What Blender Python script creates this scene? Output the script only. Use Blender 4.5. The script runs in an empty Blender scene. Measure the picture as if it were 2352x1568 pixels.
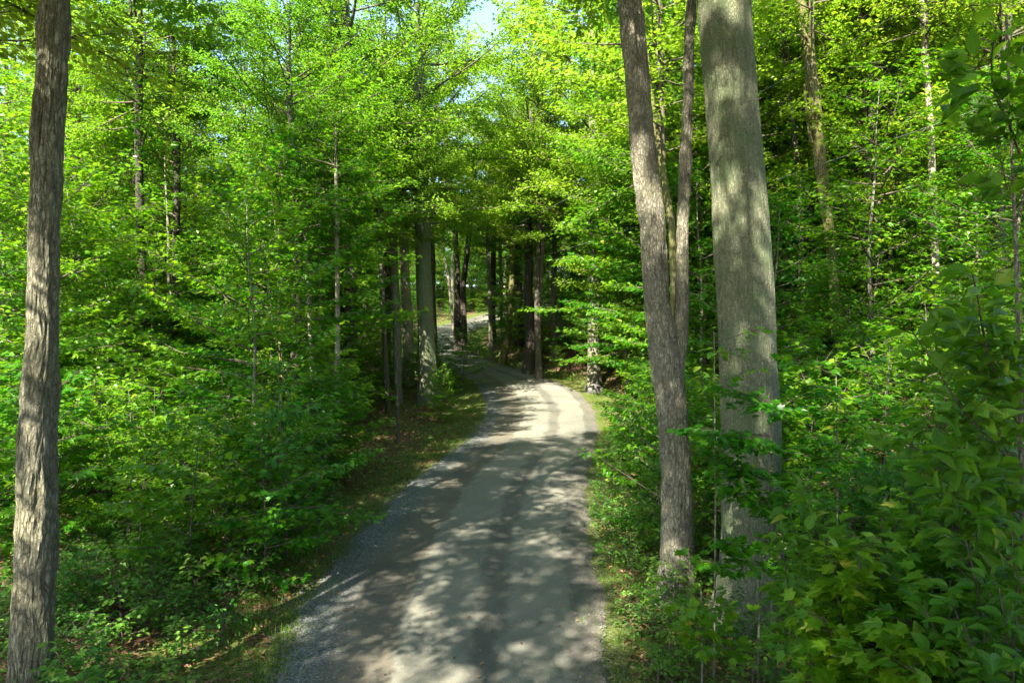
import bpy, math, random
import numpy as np
from mathutils import Vector

SC = bpy.context.scene
COL = SC.collection

# ------------------------------------------------------------------ camera, sky, sun, exposure
CAM_H = 4.2
cam_d = bpy.data.cameras.new('camera')
cam_d.lens = 24.0
cam_d.sensor_width = 36.0
cam_d.clip_end = 2000.0
cam = bpy.data.objects.new('camera', cam_d)
cam.location = (0, 0, CAM_H)
cam.rotation_euler = (math.radians(90), 0, 0)
COL.objects.link(cam)
SC.camera = cam

SUN = Vector((-0.40, -0.80, 0.88)).normalized()
SUN_EL = math.asin(SUN.z)
SUN_ROT = math.atan2(SUN.x, SUN.y)
world = bpy.data.worlds.new('World')
SC.world = world
world.use_nodes = True
wn = world.node_tree
sky = wn.nodes.new('ShaderNodeTexSky')
sky.sky_type = 'NISHITA'
sky.sun_disc = False
sky.sun_elevation = SUN_EL
sky.sun_rotation = SUN_ROT
sky.air_density = 1.0
sky.dust_density = 1.2
wn.links.new(sky.outputs[0], wn.nodes['Background'].inputs[0])
wn.nodes['Background'].inputs[1].default_value = 0.09

sun_d = bpy.data.lights.new('sun', 'SUN')
sun_d.energy = 5.0
sun_d.angle = math.radians(0.53)
sun_d.color = (1.0, 0.91, 0.76)
sun_o = bpy.data.objects.new('sun', sun_d)
sun_o.rotation_euler = SUN.to_track_quat('Z', 'Y').to_euler()
sun_o.location = (-20, -15, 40)
COL.objects.link(sun_o)

SC.view_settings.view_transform = 'Standard'
SC.view_settings.look = 'None'
SC.view_settings.exposure = 2.75
SC.view_settings.gamma = 1.0
SC.render.engine = 'CYCLES'
cy = SC.cycles
cy.max_bounces = 7
cy.diffuse_bounces = 4
cy.glossy_bounces = 2
cy.transmission_bounces = 4
cy.transparent_max_bounces = 4
cy.sample_clamp_indirect = 6.0
cy.caustics_reflective = False
cy.caustics_refractive = False
cy.use_denoising = True
SC.render.use_persistent_data = False

# ------------------------------------------------------------------ helpers
R = np.random.RandomState(7)
random.seed(7)
F, CX, CY = 1568.0, 1176.0, 784.0      # measuring frame of the photograph (2352 x 1568)


def tag(o, label=None, cat=None, group=None, kind=None):
    if label: o['label'] = label
    if cat: o['category'] = cat
    if group: o['group'] = group
    if kind: o['kind'] = kind
    return o


def empty(name, loc, rz=0.0, sc=1.0):
    o = bpy.data.objects.new(name, None)
    o.empty_display_size = 0.3
    o.location = loc
    o.rotation_euler = (0, 0, rz)
    o.scale = (sc, sc, sc)
    COL.objects.link(o)
    return o


def place(name, me, parent=None, loc=(0, 0, 0), rz=0.0, sc=1.0):
    o = bpy.data.objects.new(name, me)
    o.location = loc
    o.rotation_euler = (0, 0, rz)
    o.scale = (sc, sc, sc) if not hasattr(sc, '__len__') else sc
    COL.objects.link(o)
    if parent is not None:
        o.parent = parent
    return o


def norm(a):
    return a / np.maximum(np.linalg.norm(a, axis=-1, keepdims=True), 1e-9)


class Mesh:
    """collects vertex / face arrays, then becomes ONE mesh"""
    def __init__(self):
        self.v, self.f, self.m, self.s, self.r, self.n, self.uv = [], [], [], [], [], 0, []

    def add(self, V, Fc, mat=0, smooth=False, rnd=None, uv=None):
        V = np.asarray(V, float).reshape(-1, 3)
        Fc = np.asarray(Fc, int)
        self.v.append(V)
        self.f.append(Fc + self.n)
        k = len(Fc)
        self.m.append(np.full(k, mat, int))
        self.s.append(np.full(k, smooth, bool))
        self.r.append(np.full(k, 0.5) if rnd is None else np.asarray(rnd, float))
        self.uv.append(np.zeros((len(V), 2)) if uv is None else np.asarray(uv, float))
        self.n += len(V)

    def build(self, name, mats, uv=False):
        me = bpy.data.meshes.new(name)
        V = np.concatenate(self.v)
        me.vertices.add(len(V))
        me.vertices.foreach_set('co', V.astype(np.float32).ravel())
        idx = np.concatenate([a.ravel() for a in self.f])
        tot = np.concatenate([np.full(len(a), a.shape[1], int) for a in self.f])
        start = np.concatenate([[0], np.cumsum(tot)[:-1]])
        me.loops.add(len(idx))
        me.loops.foreach_set('vertex_index', idx.astype(np.int32))
        me.polygons.add(len(tot))
        me.polygons.foreach_set('loop_start', start.astype(np.int32))
        try:
            me.polygons.foreach_set('loop_total', tot.astype(np.int32))
        except Exception:
            pass
        me.polygons.foreach_set('material_index', np.concatenate(self.m).astype(np.int32))
        me.polygons.foreach_set('use_smooth', np.concatenate(self.s))
        a = me.attributes.new('rnd', 'FLOAT', 'FACE')
        a.data.foreach_set('value', np.concatenate(self.r).astype(np.float32))
        if uv:
            UV = np.concatenate(self.uv)[idx]
            l = me.uv_layers.new(name='UVMap')
            l.data.foreach_set('uv', UV.astype(np.float32).ravel())
        for m in mats:
            me.materials.append(m)
        me.update(calc_edges=True)
        return me


# --- periodic value noise on a lattice (x period px), vectorised
def vnoise(x, y, px, seed):
    tab = np.random.RandomState(seed).rand(int(px), 997)
    xi = np.floor(x).astype(int); yi = np.floor(y).astype(int)
    fx = x - xi; fy = y - yi
    fx = fx * fx * (3 - 2 * fx); fy = fy * fy * (3 - 2 * fy)
    a = tab[xi % px, yi % 997]; b = tab[(xi + 1) % px, yi % 997]
    c = tab[xi % px, (yi + 1) % 997]; d = tab[(xi + 1) % px, (yi + 1) % 997]
    return (a * (1 - fx) + b * fx) * (1 - fy) + (c * (1 - fx) + d * fx) * fy


def gnoise(x, y, s, seed):            # plain 2-D noise, feature size s metres, 0..1
    return vnoise(np.asarray(x) / s + 300, np.asarray(y) / s + 300, 991, seed)


# ------------------------------------------------------------------ the lie of the land
_yy = np.linspace(-40, 260, 1201)
_zz = np.interp(_yy, [-40, 0, 8, 35, 43, 53, 68, 85, 95, 110, 140, 260],
                [-1.0, -0.2, 0.0, 0.81, 1.50, 2.31, 3.55, 5.7, 6.9, 9.3, 14.5, 24.0])
_k = np.hanning(19); _k /= _k.sum()
_zz = np.convolve(np.pad(_zz, 9, mode='edge'), _k, mode='valid')


def road_z(y):
    return np.interp(y, _yy, _zz)


_rows = [(1568, 640, 1405), (1450, 672, 1394), (1350, 728, 1376), (1250, 805, 1346), (1150, 905, 1350), (1100, 958, 1356),
         (1050, 1025, 1364), (1000, 1085, 1372), (960, 1112, 1375), (930, 1118, 1362), (900, 1105, 1330),
         (880, 1085, 1290), (860, 1060, 1225), (840, 1025, 1160), (820, 985, 1098), (796, 955, 1058),
         (771, 960, 1072), (755, 985, 1098), (742, 1040, 1125)]
_ry, _rl, _rr = [-30., 2.], [-3.3, -3.1], [0.9, 1.0]
for py, l, r in _rows:
    g = _yy[_yy > 5]
    err = (CAM_H - road_z(g)) * F / g + CY - py
    Y = g[np.argmax(err < 0)]
    _ry.append(Y); _rl.append((l - CX) / F * Y); _rr.append((r - CX) / F * Y)
_ry += [112., 125., 160.]; _rl += [-1., 8., 20.]; _rr += [5., 16., 28.]
_ry, _rl, _rr = map(np.array, (_ry, _rl, _rr))
_fy = np.linspace(-30, 160, 761)


def _sm(a):
    b = np.interp(_fy, _ry, a)
    return np.convolve(np.pad(b, 8, mode='edge'), np.hanning(17) / np.hanning(17).sum(), mode='valid')


_fl, _fr = _sm(_rl), _sm(_rr)


def road_l(y): return np.interp(y, _fy, _fl)
def road_r(y): return np.interp(y, _fy, _fr)


def road_d(x, y):                    # signed distance outside the road edge (negative on the road); + side
    l, r = road_l(y), road_r(y)
    return np.maximum(l - x, x - r)


def ground_z(x, y):
    x = np.asarray(x, float); y = np.asarray(y, float)
    z = road_z(y)
    dr = np.maximum(0, x - road_r(y)); dl = np.maximum(0, road_l(y) - x)
    hill = 0.36 * np.maximum(0, dr - 2.0) - 0.006 * np.maximum(0, dr - 2.0) ** 2
    hill = np.where(dr > 28, 0.36 * 26 - 0.006 * 26 ** 2, hill)
    z = z + hill
    z = z - 0.10 * np.exp(-((dl - 1.5) / 0.9) ** 2) - 0.06 * np.exp(-((dr - 0.9) / 0.5) ** 2)
    z = z + 0.05 * np.maximum(0, dl - 6) * np.exp(-np.maximum(0, dl - 6) / 30)
    off = np.clip(np.maximum(dl, dr) / 3.0, 0, 1)
    z = z + off * (0.5 * (gnoise(x, y, 6.0, 3) - 0.5) + 0.16 * (gnoise(x, y, 1.3, 4) - 0.5))
    crown = np.clip(-road_d(x, y), 0, 2.0)
    z = z + 0.035 * np.sin(np.clip(crown, 0, 2) / 2 * 1.57)
    return z


def at(px, py, Y):
    return np.array([(px - CX) / F * Y, Y, CAM_H + (CY - py) / F * Y])


# ------------------------------------------------------------------ materials
def mat(name):
    m = bpy.data.materials.new(name)
    m.use_nodes = True
    nt = m.node_tree
    for n in list(nt.nodes):
        nt.nodes.remove(n)
    out = nt.nodes.new('ShaderNodeOutputMaterial')
    return m, nt, out


def nd(nt, typ, **kw):
    n = nt.nodes.new(typ)
    for k, v in kw.items():
        if k in n.inputs:
            n.inputs[k].default_value = v
        else:
            setattr(n, k, v)
    return n


def ramp(nt, fac, stops, interp='LINEAR'):
    r = nt.nodes.new('ShaderNodeValToRGB')
    r.color_ramp.interpolation = interp
    e = r.color_ramp.elements
    while len(e) < len(stops):
        e.new(0.5)
    for k, (p, c) in enumerate(stops):
        e[k].position = p
        e[k].color = (c[0], c[1], c[2], 1)
    nt.links.new(fac, r.inputs[0])
    return r


def mixc(nt, a, b, fac, blend='MIX'):
    n = nt.nodes.new('ShaderNodeMix')
    n.data_type = 'RGBA'
    n.blend_type = blend
    for s, v in ((n.inputs[0], fac), (n.inputs[6], a), (n.inputs[7], b)):
        if hasattr(v, 'is_linked') or hasattr(v, 'links'):
            nt.links.new(v, s)
        elif isinstance(v, (int, float)):
            s.default_value = v
        else:
            s.default_value = (v[0], v[1], v[2], 1)
    return n.outputs[2]


def leaf_mat(name, cols, trans, tmix=0.42, rough=0.42, spec=0.24, veins=False):
    m, nt, out = mat(name)
    at_ = nd(nt, 'ShaderNodeAttribute', attribute_name='rnd')
    oi = nd(nt, 'ShaderNodeObjectInfo')
    r = ramp(nt, at_.outputs['Fac'], [(0.0, cols[0]), (0.45, cols[1]), (0.9, cols[2]), (1.0, cols[3])])
    t = ramp(nt, at_.outputs['Fac'], [(0.0, trans[0]), (1.0, trans[1])])
    hs = nd(nt, 'ShaderNodeHueSaturation')
    mr = nd(nt, 'ShaderNodeMapRange')
    nt.links.new(oi.outputs['Random'], mr.inputs[0])
    mr.inputs[3].default_value = 0.478; mr.inputs[4].default_value = 0.520
    mv = nd(nt, 'ShaderNodeMapRange')
    nt.links.new(oi.outputs['Random'], mv.inputs[0])
    mv.inputs[3].default_value = 1.25; mv.inputs[4].default_value = 0.82
    nt.links.new(mr.outputs[0], hs.inputs['Hue'])
    nt.links.new(mv.outputs[0], hs.inputs['Value'])
    nt.links.new(r.outputs[0], hs.inputs['Color'])
    hs2 = nd(nt, 'ShaderNodeHueSaturation')
    nt.links.new(mr.outputs[0], hs2.inputs['Hue'])
    nt.links.new(mv.outputs[0], hs2.inputs['Value'])
    nt.links.new(t.outputs[0], hs2.inputs['Color'])
    p = nd(nt, 'ShaderNodeBsdfPrincipled')
    p.inputs['Roughness'].default_value = rough
    p.inputs['Specular IOR Level'].default_value = spec
    col = hs.outputs[0]
    if veins:
        uv = nd(nt, 'ShaderNodeUVMap')
        sx = nd(nt, 'ShaderNodeSeparateXYZ')
        nt.links.new(uv.outputs[0], sx.inputs[0])
        ab = nd(nt, 'ShaderNodeMath', operation='ABSOLUTE')
        nt.links.new(sx.outputs[1], ab.inputs[0])
        mid = nd(nt, 'ShaderNodeMapRange')
        nt.links.new(ab.outputs[0], mid.inputs[0])
        mid.inputs[1].default_value = 0.0; mid.inputs[2].default_value = 0.035
        mid.inputs[3].default_value = 1.0; mid.inputs[4].default_value = 0.0
        ma = nd(nt, 'ShaderNodeMath', operation='MULTIPLY_ADD')
        nt.links.new(ab.outputs[0], ma.inputs[0]); ma.inputs[1].default_value = -0.9
        nt.links.new(sx.outputs[0], ma.inputs[2])
        ml = nd(nt, 'ShaderNodeMath', operation='MULTIPLY'); ml.inputs[1].default_value = 58.0
        nt.links.new(ma.outputs[0], ml.inputs[0])
        si = nd(nt, 'ShaderNodeMath', operation='SINE'); nt.links.new(ml.outputs[0], si.inputs[0])
        vr = nd(nt, 'ShaderNodeMapRange')
        nt.links.new(si.outputs[0], vr.inputs[0])
        vr.inputs[1].default_value = 0.8; vr.inputs[2].default_value = 1.0
        vr.inputs[3].default_value = 0.0; vr.inputs[4].default_value = 0.6
        mx = nd(nt, 'ShaderNodeMath', operation='MAXIMUM')
        nt.links.new(mid.outputs[0], mx.inputs[0]); nt.links.new(vr.outputs[0], mx.inputs[1])
        f = nd(nt, 'ShaderNodeMath', operation='MULTIPLY'); f.inputs[1].default_value = 0.4
        nt.links.new(mx.outputs[0], f.inputs[0])
        col = mixc(nt, col, (0.14, 0.22, 0.05), f.outputs[0])
        bp = nd(nt, 'ShaderNodeBump'); bp.inputs['Strength'].default_value = 0.35
        bp.inputs['Distance'].default_value = 0.004
        nt.links.new(si.outputs[0], bp.inputs['Height'])
        nt.links.new(bp.outputs[0], p.inputs['Normal'])
    nt.links.new(col, p.inputs['Base Color'])
    tr = nd(nt, 'ShaderNodeBsdfTranslucent')
    nt.links.new(hs2.outputs[0], tr.inputs['Color'])
    mx = nd(nt, 'ShaderNodeMixShader')
    mx.inputs[0].default_value = tmix
    nt.links.new(p.outputs[0], mx.inputs[1]); nt.links.new(tr.outputs[0], mx.inputs[2])
    nt.links.new(mx.outputs[0], out.inputs[0])
    return m


M_CAN = leaf_mat('canopy_leaf', [(0.055, 0.115, 0.005), (0.105, 0.180, 0.008), (0.165, 0.225, 0.013), (0.24, 0.25, 0.03)],
                 [(0.16, 0.42, 0.015), (0.36, 0.58, 0.03)], 0.42)
M_UND = leaf_mat('understory_leaf', [(0.018, 0.080, 0.003), (0.048, 0.148, 0.005), (0.105, 0.210, 0.010), (0.21, 0.24, 0.03)],
                 [(0.07, 0.36, 0.005), (0.32, 0.52, 0.015)], 0.38, rough=0.38, spec=0.30)
M_BIG = leaf_mat('broad_leaf', [(0.016, 0.070, 0.004), (0.028, 0.105, 0.006), (0.060, 0.155, 0.010), (0.13, 0.20, 0.02)],
                 [(0.09, 0.34, 0.006), (0.26, 0.46, 0.02)], 0.36, rough=0.48, spec=0.22, veins=True)
M_LOW = leaf_mat('ground_leaf', [(0.035, 0.105, 0.012), (0.055, 0.145, 0.018), (0.09, 0.19, 0.025), (0.17, 0.22, 0.03)],
                 [(0.10, 0.36, 0.02), (0.26, 0.48, 0.03)], 0.35)
M_GRASS = leaf_mat('grass_blade', [(0.03, 0.085, 0.010), (0.055, 0.125, 0.014), (0.10, 0.165, 0.02), (0.22, 0.20, 0.06)],
                   [(0.14, 0.28, 0.02), (0.28, 0.36, 0.05)], 0.3)
M_DEAD = leaf_mat('dead_leaf', [(0.06, 0.032, 0.016), (0.13, 0.068, 0.032), (0.23, 0.125, 0.06), (0.36, 0.24, 0.14)],
                  [(0.12, 0.06, 0.02), (0.22, 0.12, 0.04)], 0.15, rough=0.6, spec=0.3)


def bark_mat(name, dark, mid, light, moss=(0.07, 0.085, 0.03), moss_amt=0.4, vs=9.0, stretch=0.16, bump=0.03, lichen=0.0, near=False):
    m, nt, out = mat(name)
    tc = nd(nt, 'ShaderNodeTexCoord')
    mp = nd(nt, 'ShaderNodeMapping')
    mp.inputs['Scale'].default_value = (1, 1, stretch)
    nt.links.new(tc.outputs['Object'], mp.inputs[0])
    no = nd(nt, 'ShaderNodeTexNoise'); no.inputs['Scale'].default_value = vs * 1.6; no.inputs['Detail'].default_value = 7
    no.inputs['Roughness'].default_value = 0.68; no.inputs['Distortion'].default_value = 0.6
    nt.links.new(mp.outputs[0], no.inputs[0])
    vo = nd(nt, 'ShaderNodeTexVoronoi', feature='DISTANCE_TO_EDGE'); vo.inputs['Scale'].default_value = vs * 2.6
    wp = nd(nt, 'ShaderNodeVectorMath', operation='ADD')
    sc = nd(nt, 'ShaderNodeVectorMath', operation='SCALE'); sc.inputs[3].default_value = 0.07
    nt.links.new(no.outputs['Color'], sc.inputs[0])
    nt.links.new(mp.outputs[0], wp.inputs[0]); nt.links.new(sc.outputs[0], wp.inputs[1])
    nt.links.new(wp.outputs[0], vo.inputs[0])
    vr = nd(nt, 'ShaderNodeMapRange'); vr.inputs[1].default_value = 0.0; vr.inputs[2].default_value = 0.22
    nt.links.new(vo.outputs['Distance'], vr.inputs[0])
    n2 = nd(nt, 'ShaderNodeTexNoise'); n2.inputs['Scale'].default_value = 2.3; n2.inputs['Detail'].default_value = 5
    nt.links.new(tc.outputs['Object'], n2.inputs[0])
    n3 = nd(nt, 'ShaderNodeTexNoise'); n3.inputs['Scale'].default_value = 60; n3.inputs['Detail'].default_value = 4
    nt.links.new(tc.outputs['Object'], n3.inputs[0])
    c = ramp(nt, no.outputs['Fac'], [(0.22, dark), (0.5, mid), (0.80, light)])
    col = mixc(nt, mixc(nt, dark, c.outputs[0], vr.outputs[0]), c.outputs[0], 0.45)
    mm = ramp(nt, n2.outputs['Fac'], [(0.42, (0, 0, 0)), (0.66, (1, 1, 1))])
    f = nd(nt, 'ShaderNodeMath', operation='MULTIPLY'); f.inputs[1].default_value = moss_amt
    nt.links.new(mm.outputs[0], f.inputs[0])
    col = mixc(nt, col, moss, f.outputs[0])
    sp = ramp(nt, n3.outputs['Fac'], [(0.35, (0.72, 0.72, 0.72)), (0.65, (1.25, 1.25, 1.25))])
    col = mixc(nt, col, sp.outputs[0], 1.0, 'MULTIPLY')
    if lichen > 0:
        n4 = nd(nt, 'ShaderNodeTexNoise'); n4.inputs['Scale'].default_value = 7; n4.inputs['Detail'].default_value = 6
        n4.inputs['Roughness'].default_value = 0.7
        nt.links.new(mp.outputs[0], n4.inputs[0])
        lr = ramp(nt, n4.outputs['Fac'], [(0.60, (0, 0, 0)), (0.66, (1, 1, 1))])
        f2 = nd(nt, 'ShaderNodeMath', operation='MULTIPLY'); f2.inputs[1].default_value = lichen
        nt.links.new(lr.outputs[0], f2.inputs[0])
        col = mixc(nt, col, (0.30, 0.32, 0.25), f2.outputs[0])
    p = nd(nt, 'ShaderNodeBsdfPrincipled')
    p.inputs['Roughness'].default_value = 0.9
    p.inputs['Specular IOR Level'].default_value = 0.2
    nt.links.new(col, p.inputs['Base Color'])
    hm = nd(nt, 'ShaderNodeMath', operation='MULTIPLY_ADD'); hm.inputs[1].default_value = 0.6
    nt.links.new(vr.outputs[0], hm.inputs[0]); nt.links.new(no.outputs['Fac'], hm.inputs[2])
    bp = nd(nt, 'ShaderNodeBump'); bp.inputs['Strength'].default_value = 1.0; bp.inputs['Distance'].default_value = bump
    nt.links.new(hm.outputs[0], bp.inputs['Height'])
    nt.links.new(bp.outputs[0], p.inputs['Normal'])
    nt.links.new(p.outputs[0], out.inputs[0])
    return m


M_BK_SHAG = bark_mat('shaggy_bark', (0.055, 0.05, 0.034), (0.165, 0.16, 0.112), (0.29, 0.285, 0.205), (0.12, 0.115, 0.055), 0.3, 9, 0.30, 0.022, 0.35)
M_BK_TWIN = bark_mat('furrowed_bark', (0.055, 0.05, 0.037), (0.19, 0.18, 0.135), (0.33, 0.315, 0.24), (0.12, 0.125, 0.07), 0.3, 9, 0.40, 0.018)
M_BK_BIG = bark_mat('ridged_bark', (0.065, 0.07, 0.042), (0.15, 0.16, 0.10), (0.24, 0.245, 0.165), (0.09, 0.13, 0.06), 0.7, 13, 0.40, 0.012, 0.25)
M_BK_MOSS = bark_mat('mossy_bark', (0.05, 0.042, 0.022), (0.13, 0.12, 0.055), (0.21, 0.19, 0.09), (0.12, 0.13, 0.03), 0.8, 8, 0.2, 0.02)
M_BK_GREY = bark_mat('grey_bark', (0.04, 0.034, 0.028), (0.095, 0.082, 0.068), (0.18, 0.16, 0.135), (0.08, 0.09, 0.045), 0.35, 8, 0.2, 0.02)
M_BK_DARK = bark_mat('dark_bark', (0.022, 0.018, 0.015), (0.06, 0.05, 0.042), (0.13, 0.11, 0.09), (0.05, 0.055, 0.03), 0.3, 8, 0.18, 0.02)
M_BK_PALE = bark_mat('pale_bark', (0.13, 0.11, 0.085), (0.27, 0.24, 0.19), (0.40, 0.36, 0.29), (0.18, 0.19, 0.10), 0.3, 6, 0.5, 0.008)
M_TWIG = bark_mat('twig_bark', (0.05, 0.04, 0.03), (0.11, 0.09, 0.07), (0.19, 0.16, 0.13), (0.08, 0.09, 0.05), 0.3, 20, 0.4, 0.004)


def ground_material():
    m, nt, out = mat('forest_floor')
    tc = nd(nt, 'ShaderNodeTexCoord')
    vo = nd(nt, 'ShaderNodeTexVoronoi'); vo.inputs['Scale'].default_value = 14; vo.inputs['Randomness'].default_value = 1
    nt.links.new(tc.outputs['Object'], vo.inputs[0])
    n1 = nd(nt, 'ShaderNodeTexNoise'); n1.inputs['Scale'].default_value = 9; n1.inputs['Detail'].default_value = 8; n1.inputs['Roughness'].default_value = 0.7
    nt.links.new(tc.outputs['Object'], n1.inputs[0])
    sx = nd(nt, 'ShaderNodeSeparateXYZ'); nt.links.new(vo.outputs['Color'], sx.inputs[0])
    c1 = ramp(nt, sx.outputs[0], [(0, (0.05, 0.028, 0.016)), (0.5, (0.105, 0.06, 0.032)), (1, (0.19, 0.115, 0.065))])
    c2 = ramp(nt, n1.outputs['Fac'], [(0.3, (0.035, 0.024, 0.015)), (0.7, (0.12, 0.08, 0.05))])
    col = mixc(nt, c1.outputs[0], c2.outputs[0], 0.5)
    # mossy turf beside the road: 'verge' painted as a real mask
    at_ = nd(nt, 'ShaderNodeAttribute', attribute_name='verge')
    n2 = nd(nt, 'ShaderNodeTexNoise'); n2.inputs['Scale'].default_value = 2.2; n2.inputs['Detail'].default_value = 6
    nt.links.new(tc.outputs['Object'], n2.inputs[0])
    ad = nd(nt, 'ShaderNodeMath', operation='ADD'); nt.links.new(at_.outputs['Fac'], ad.inputs[0]); nt.links.new(n2.outputs['Fac'], ad.inputs[1])
    gr = ramp(nt, ad.outputs[0], [(0.75, (0, 0, 0)), (1.05, (1, 1, 1))])
    n3 = nd(nt, 'ShaderNodeTexNoise'); n3.inputs['Scale'].default_value = 25; n3.inputs['Detail'].default_value = 5
    nt.links.new(tc.outputs['Object'], n3.inputs[0])
    g = ramp(nt, n3.outputs['Fac'], [(0.3, (0.030, 0.055, 0.010)), (0.7, (0.10, 0.125, 0.025))])
    f = nd(nt, 'ShaderNodeMath', operation='MULTIPLY'); f.inputs[1].default_value = 0.85
    nt.links.new(gr.outputs[0], f.inputs[0])
    col = mixc(nt, col, g.outputs[0], f.outputs[0])
    p = nd(nt, 'ShaderNodeBsdfPrincipled'); p.inputs['Roughness'].default_value = 0.95; p.inputs['Specular IOR Level'].default_value = 0.15
    nt.links.new(col, p.inputs['Base Color'])
    bp = nd(nt, 'ShaderNodeBump'); bp.inputs['Strength'].default_value = 1; bp.inputs['Distance'].default_value = 0.04
    h = nd(nt, 'ShaderNodeMath', operation='ADD'); nt.links.new(vo.outputs['Distance'], h.inputs[0]); nt.links.new(n1.outputs['Fac'], h.inputs[1])
    nt.links.new(h.outputs[0], bp.inputs['Height']); nt.links.new(bp.outputs[0], p.inputs['Normal'])
    nt.links.new(p.outputs[0], out.inputs[0])
    return m


def road_material():
    """u (0..1) runs across the road, v along it in metres"""
    m, nt, out = mat('worn_road')
    tc = nd(nt, 'ShaderNodeTexCoord')
    uv = nd(nt, 'ShaderNodeUVMap')
    sx = nd(nt, 'ShaderNodeSeparateXYZ'); nt.links.new(uv.outputs[0], sx.inputs[0])
    n1 = nd(nt, 'ShaderNodeTexNoise'); n1.inputs['Scale'].default_value = 1.7; n1.inputs['Detail'].default_value = 9; n1.inputs['Roughness'].default_value = 0.72
    nt.links.new(tc.outputs['Object'], n1.inputs[0])
    off = nd(nt, 'ShaderNodeMath', operation='MULTIPLY_ADD'); off.inputs[1].default_value = 0.16; off.inputs[2].default_value = -0.08
    nt.links.new(n1.outputs['Fac'], off.inputs[0])
    u = nd(nt, 'ShaderNodeMath', operation='ADD'); nt.links.new(sx.outputs[0], u.inputs[0]); nt.links.new(off.outputs[0], u.inputs[1])
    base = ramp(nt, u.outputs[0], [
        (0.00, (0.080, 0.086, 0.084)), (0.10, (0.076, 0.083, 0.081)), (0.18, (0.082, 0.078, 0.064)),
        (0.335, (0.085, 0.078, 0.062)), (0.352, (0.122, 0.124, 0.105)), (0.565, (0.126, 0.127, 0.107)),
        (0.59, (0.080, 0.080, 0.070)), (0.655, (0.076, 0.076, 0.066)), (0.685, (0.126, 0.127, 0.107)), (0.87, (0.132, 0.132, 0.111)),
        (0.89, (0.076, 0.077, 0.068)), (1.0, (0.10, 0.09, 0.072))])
    # aggregate speckle
    vo = nd(nt, 'ShaderNodeTexVoronoi'); vo.inputs['Scale'].default_value = 48
    nt.links.new(tc.outputs['Object'], vo.inputs[0])
    s2 = nd(nt, 'ShaderNodeSeparateXYZ'); nt.links.new(vo.outputs['Color'], s2.inputs[0])
    gr = ramp(nt, s2.outputs[0], [(0.0, (0.35, 0.37, 0.4)), (0.5, (0.8, 0.85, 0.9)), (0.86, (1.5, 1.55, 1.6)), (1.0, (2.6, 2.65, 2.7))])
    gm = ramp(nt, u.outputs[0], [(0.09, (1, 1, 1)), (0.21, (0, 0, 0)), (0.9, (0.0, 0.0, 0.0)), (1.0, (0.6, 0.6, 0.6))])
    fine = nd(nt, 'ShaderNodeTexNoise'); fine.inputs['Scale'].default_value = 70; fine.inputs['Detail'].default_value = 5; fine.inputs['Roughness'].default_value = 0.8
    nt.links.new(tc.outputs['Object'], fine.inputs[0])
    fr = ramp(nt, fine.outputs['Fac'], [(0.3, (0.5, 0.5, 0.5)), (0.5, (1, 1, 1)), (0.70, (1.7, 1.7, 1.65))])
    mul = mixc(nt, fr.outputs[0], gr.outputs[0], gm.outputs[0])
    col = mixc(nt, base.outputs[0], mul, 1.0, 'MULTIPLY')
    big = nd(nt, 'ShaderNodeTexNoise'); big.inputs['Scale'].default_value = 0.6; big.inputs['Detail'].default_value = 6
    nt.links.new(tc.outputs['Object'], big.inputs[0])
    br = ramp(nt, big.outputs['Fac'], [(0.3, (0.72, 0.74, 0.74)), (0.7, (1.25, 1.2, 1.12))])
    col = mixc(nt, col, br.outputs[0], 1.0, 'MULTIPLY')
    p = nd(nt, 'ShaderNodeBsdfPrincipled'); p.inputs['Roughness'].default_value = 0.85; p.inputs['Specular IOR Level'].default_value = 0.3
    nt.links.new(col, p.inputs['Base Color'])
    h = nd(nt, 'ShaderNodeMath', operation='MULTIPLY_ADD')
    nt.links.new(vo.outputs['Distance'], h.inputs[0]); nt.links.new(gm.outputs[0], h.inputs[1]); nt.links.new(fine.outputs['Fac'], h.inputs[2])
    bp = nd(nt, 'ShaderNodeBump'); bp.inputs['Strength'].default_value = 0.9; bp.inputs['Distance'].default_value = 0.012
    nt.links.new(h.outputs[0], bp.inputs['Height']); nt.links.new(bp.outputs[0], p.inputs['Normal'])
    nt.links.new(p.outputs[0], out.inputs[0])
    return m


def plain(name, col, rough=0.6, metal=0.0):
    m, nt, out = mat(name)
    n = nd(nt, 'ShaderNodeTexNoise'); n.inputs['Scale'].default_value = 30
    r = ramp(nt, n.outputs['Fac'], [(0.3, [c * 0.75 for c in col]), (0.7, [c * 1.2 for c in col])])
    p = nd(nt, 'ShaderNodeBsdfPrincipled'); p.inputs['Roughness'].default_value = rough; p.inputs['Metallic'].default_value = metal
    nt.links.new(r.outputs[0], p.inputs['Base Color']); nt.links.new(p.outputs[0], out.inputs[0])
    return m


M_GROUND = ground_material()
M_ROAD = road_material()
M_STONE = plain('grey_stone', (0.095, 0.095, 0.09), 0.85)
M_WIRE = plain('galvanised_wire', (0.28, 0.29, 0.28), 0.45, 0.3)

# ------------------------------------------------------------------ ground and road
def grid_sheet(name, xs, ys, mats, zoff=0.0):
    X, Y = np.meshgrid(xs, ys)
    Z = ground_z(X, Y) + zoff
    V = np.stack([X, Y, Z], -1).reshape(-1, 3)
    nx, ny = len(xs), len(ys)
    i = np.arange((nx - 1) * (ny - 1)); c = i % (nx - 1); r = i // (nx - 1)
    a = r * nx + c
    mb = Mesh()
    mb.add(V, np.stack([a, a + 1, a + nx + 1, a + nx], 1), 0, True)
    return mb.build(name, mats), V


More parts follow.
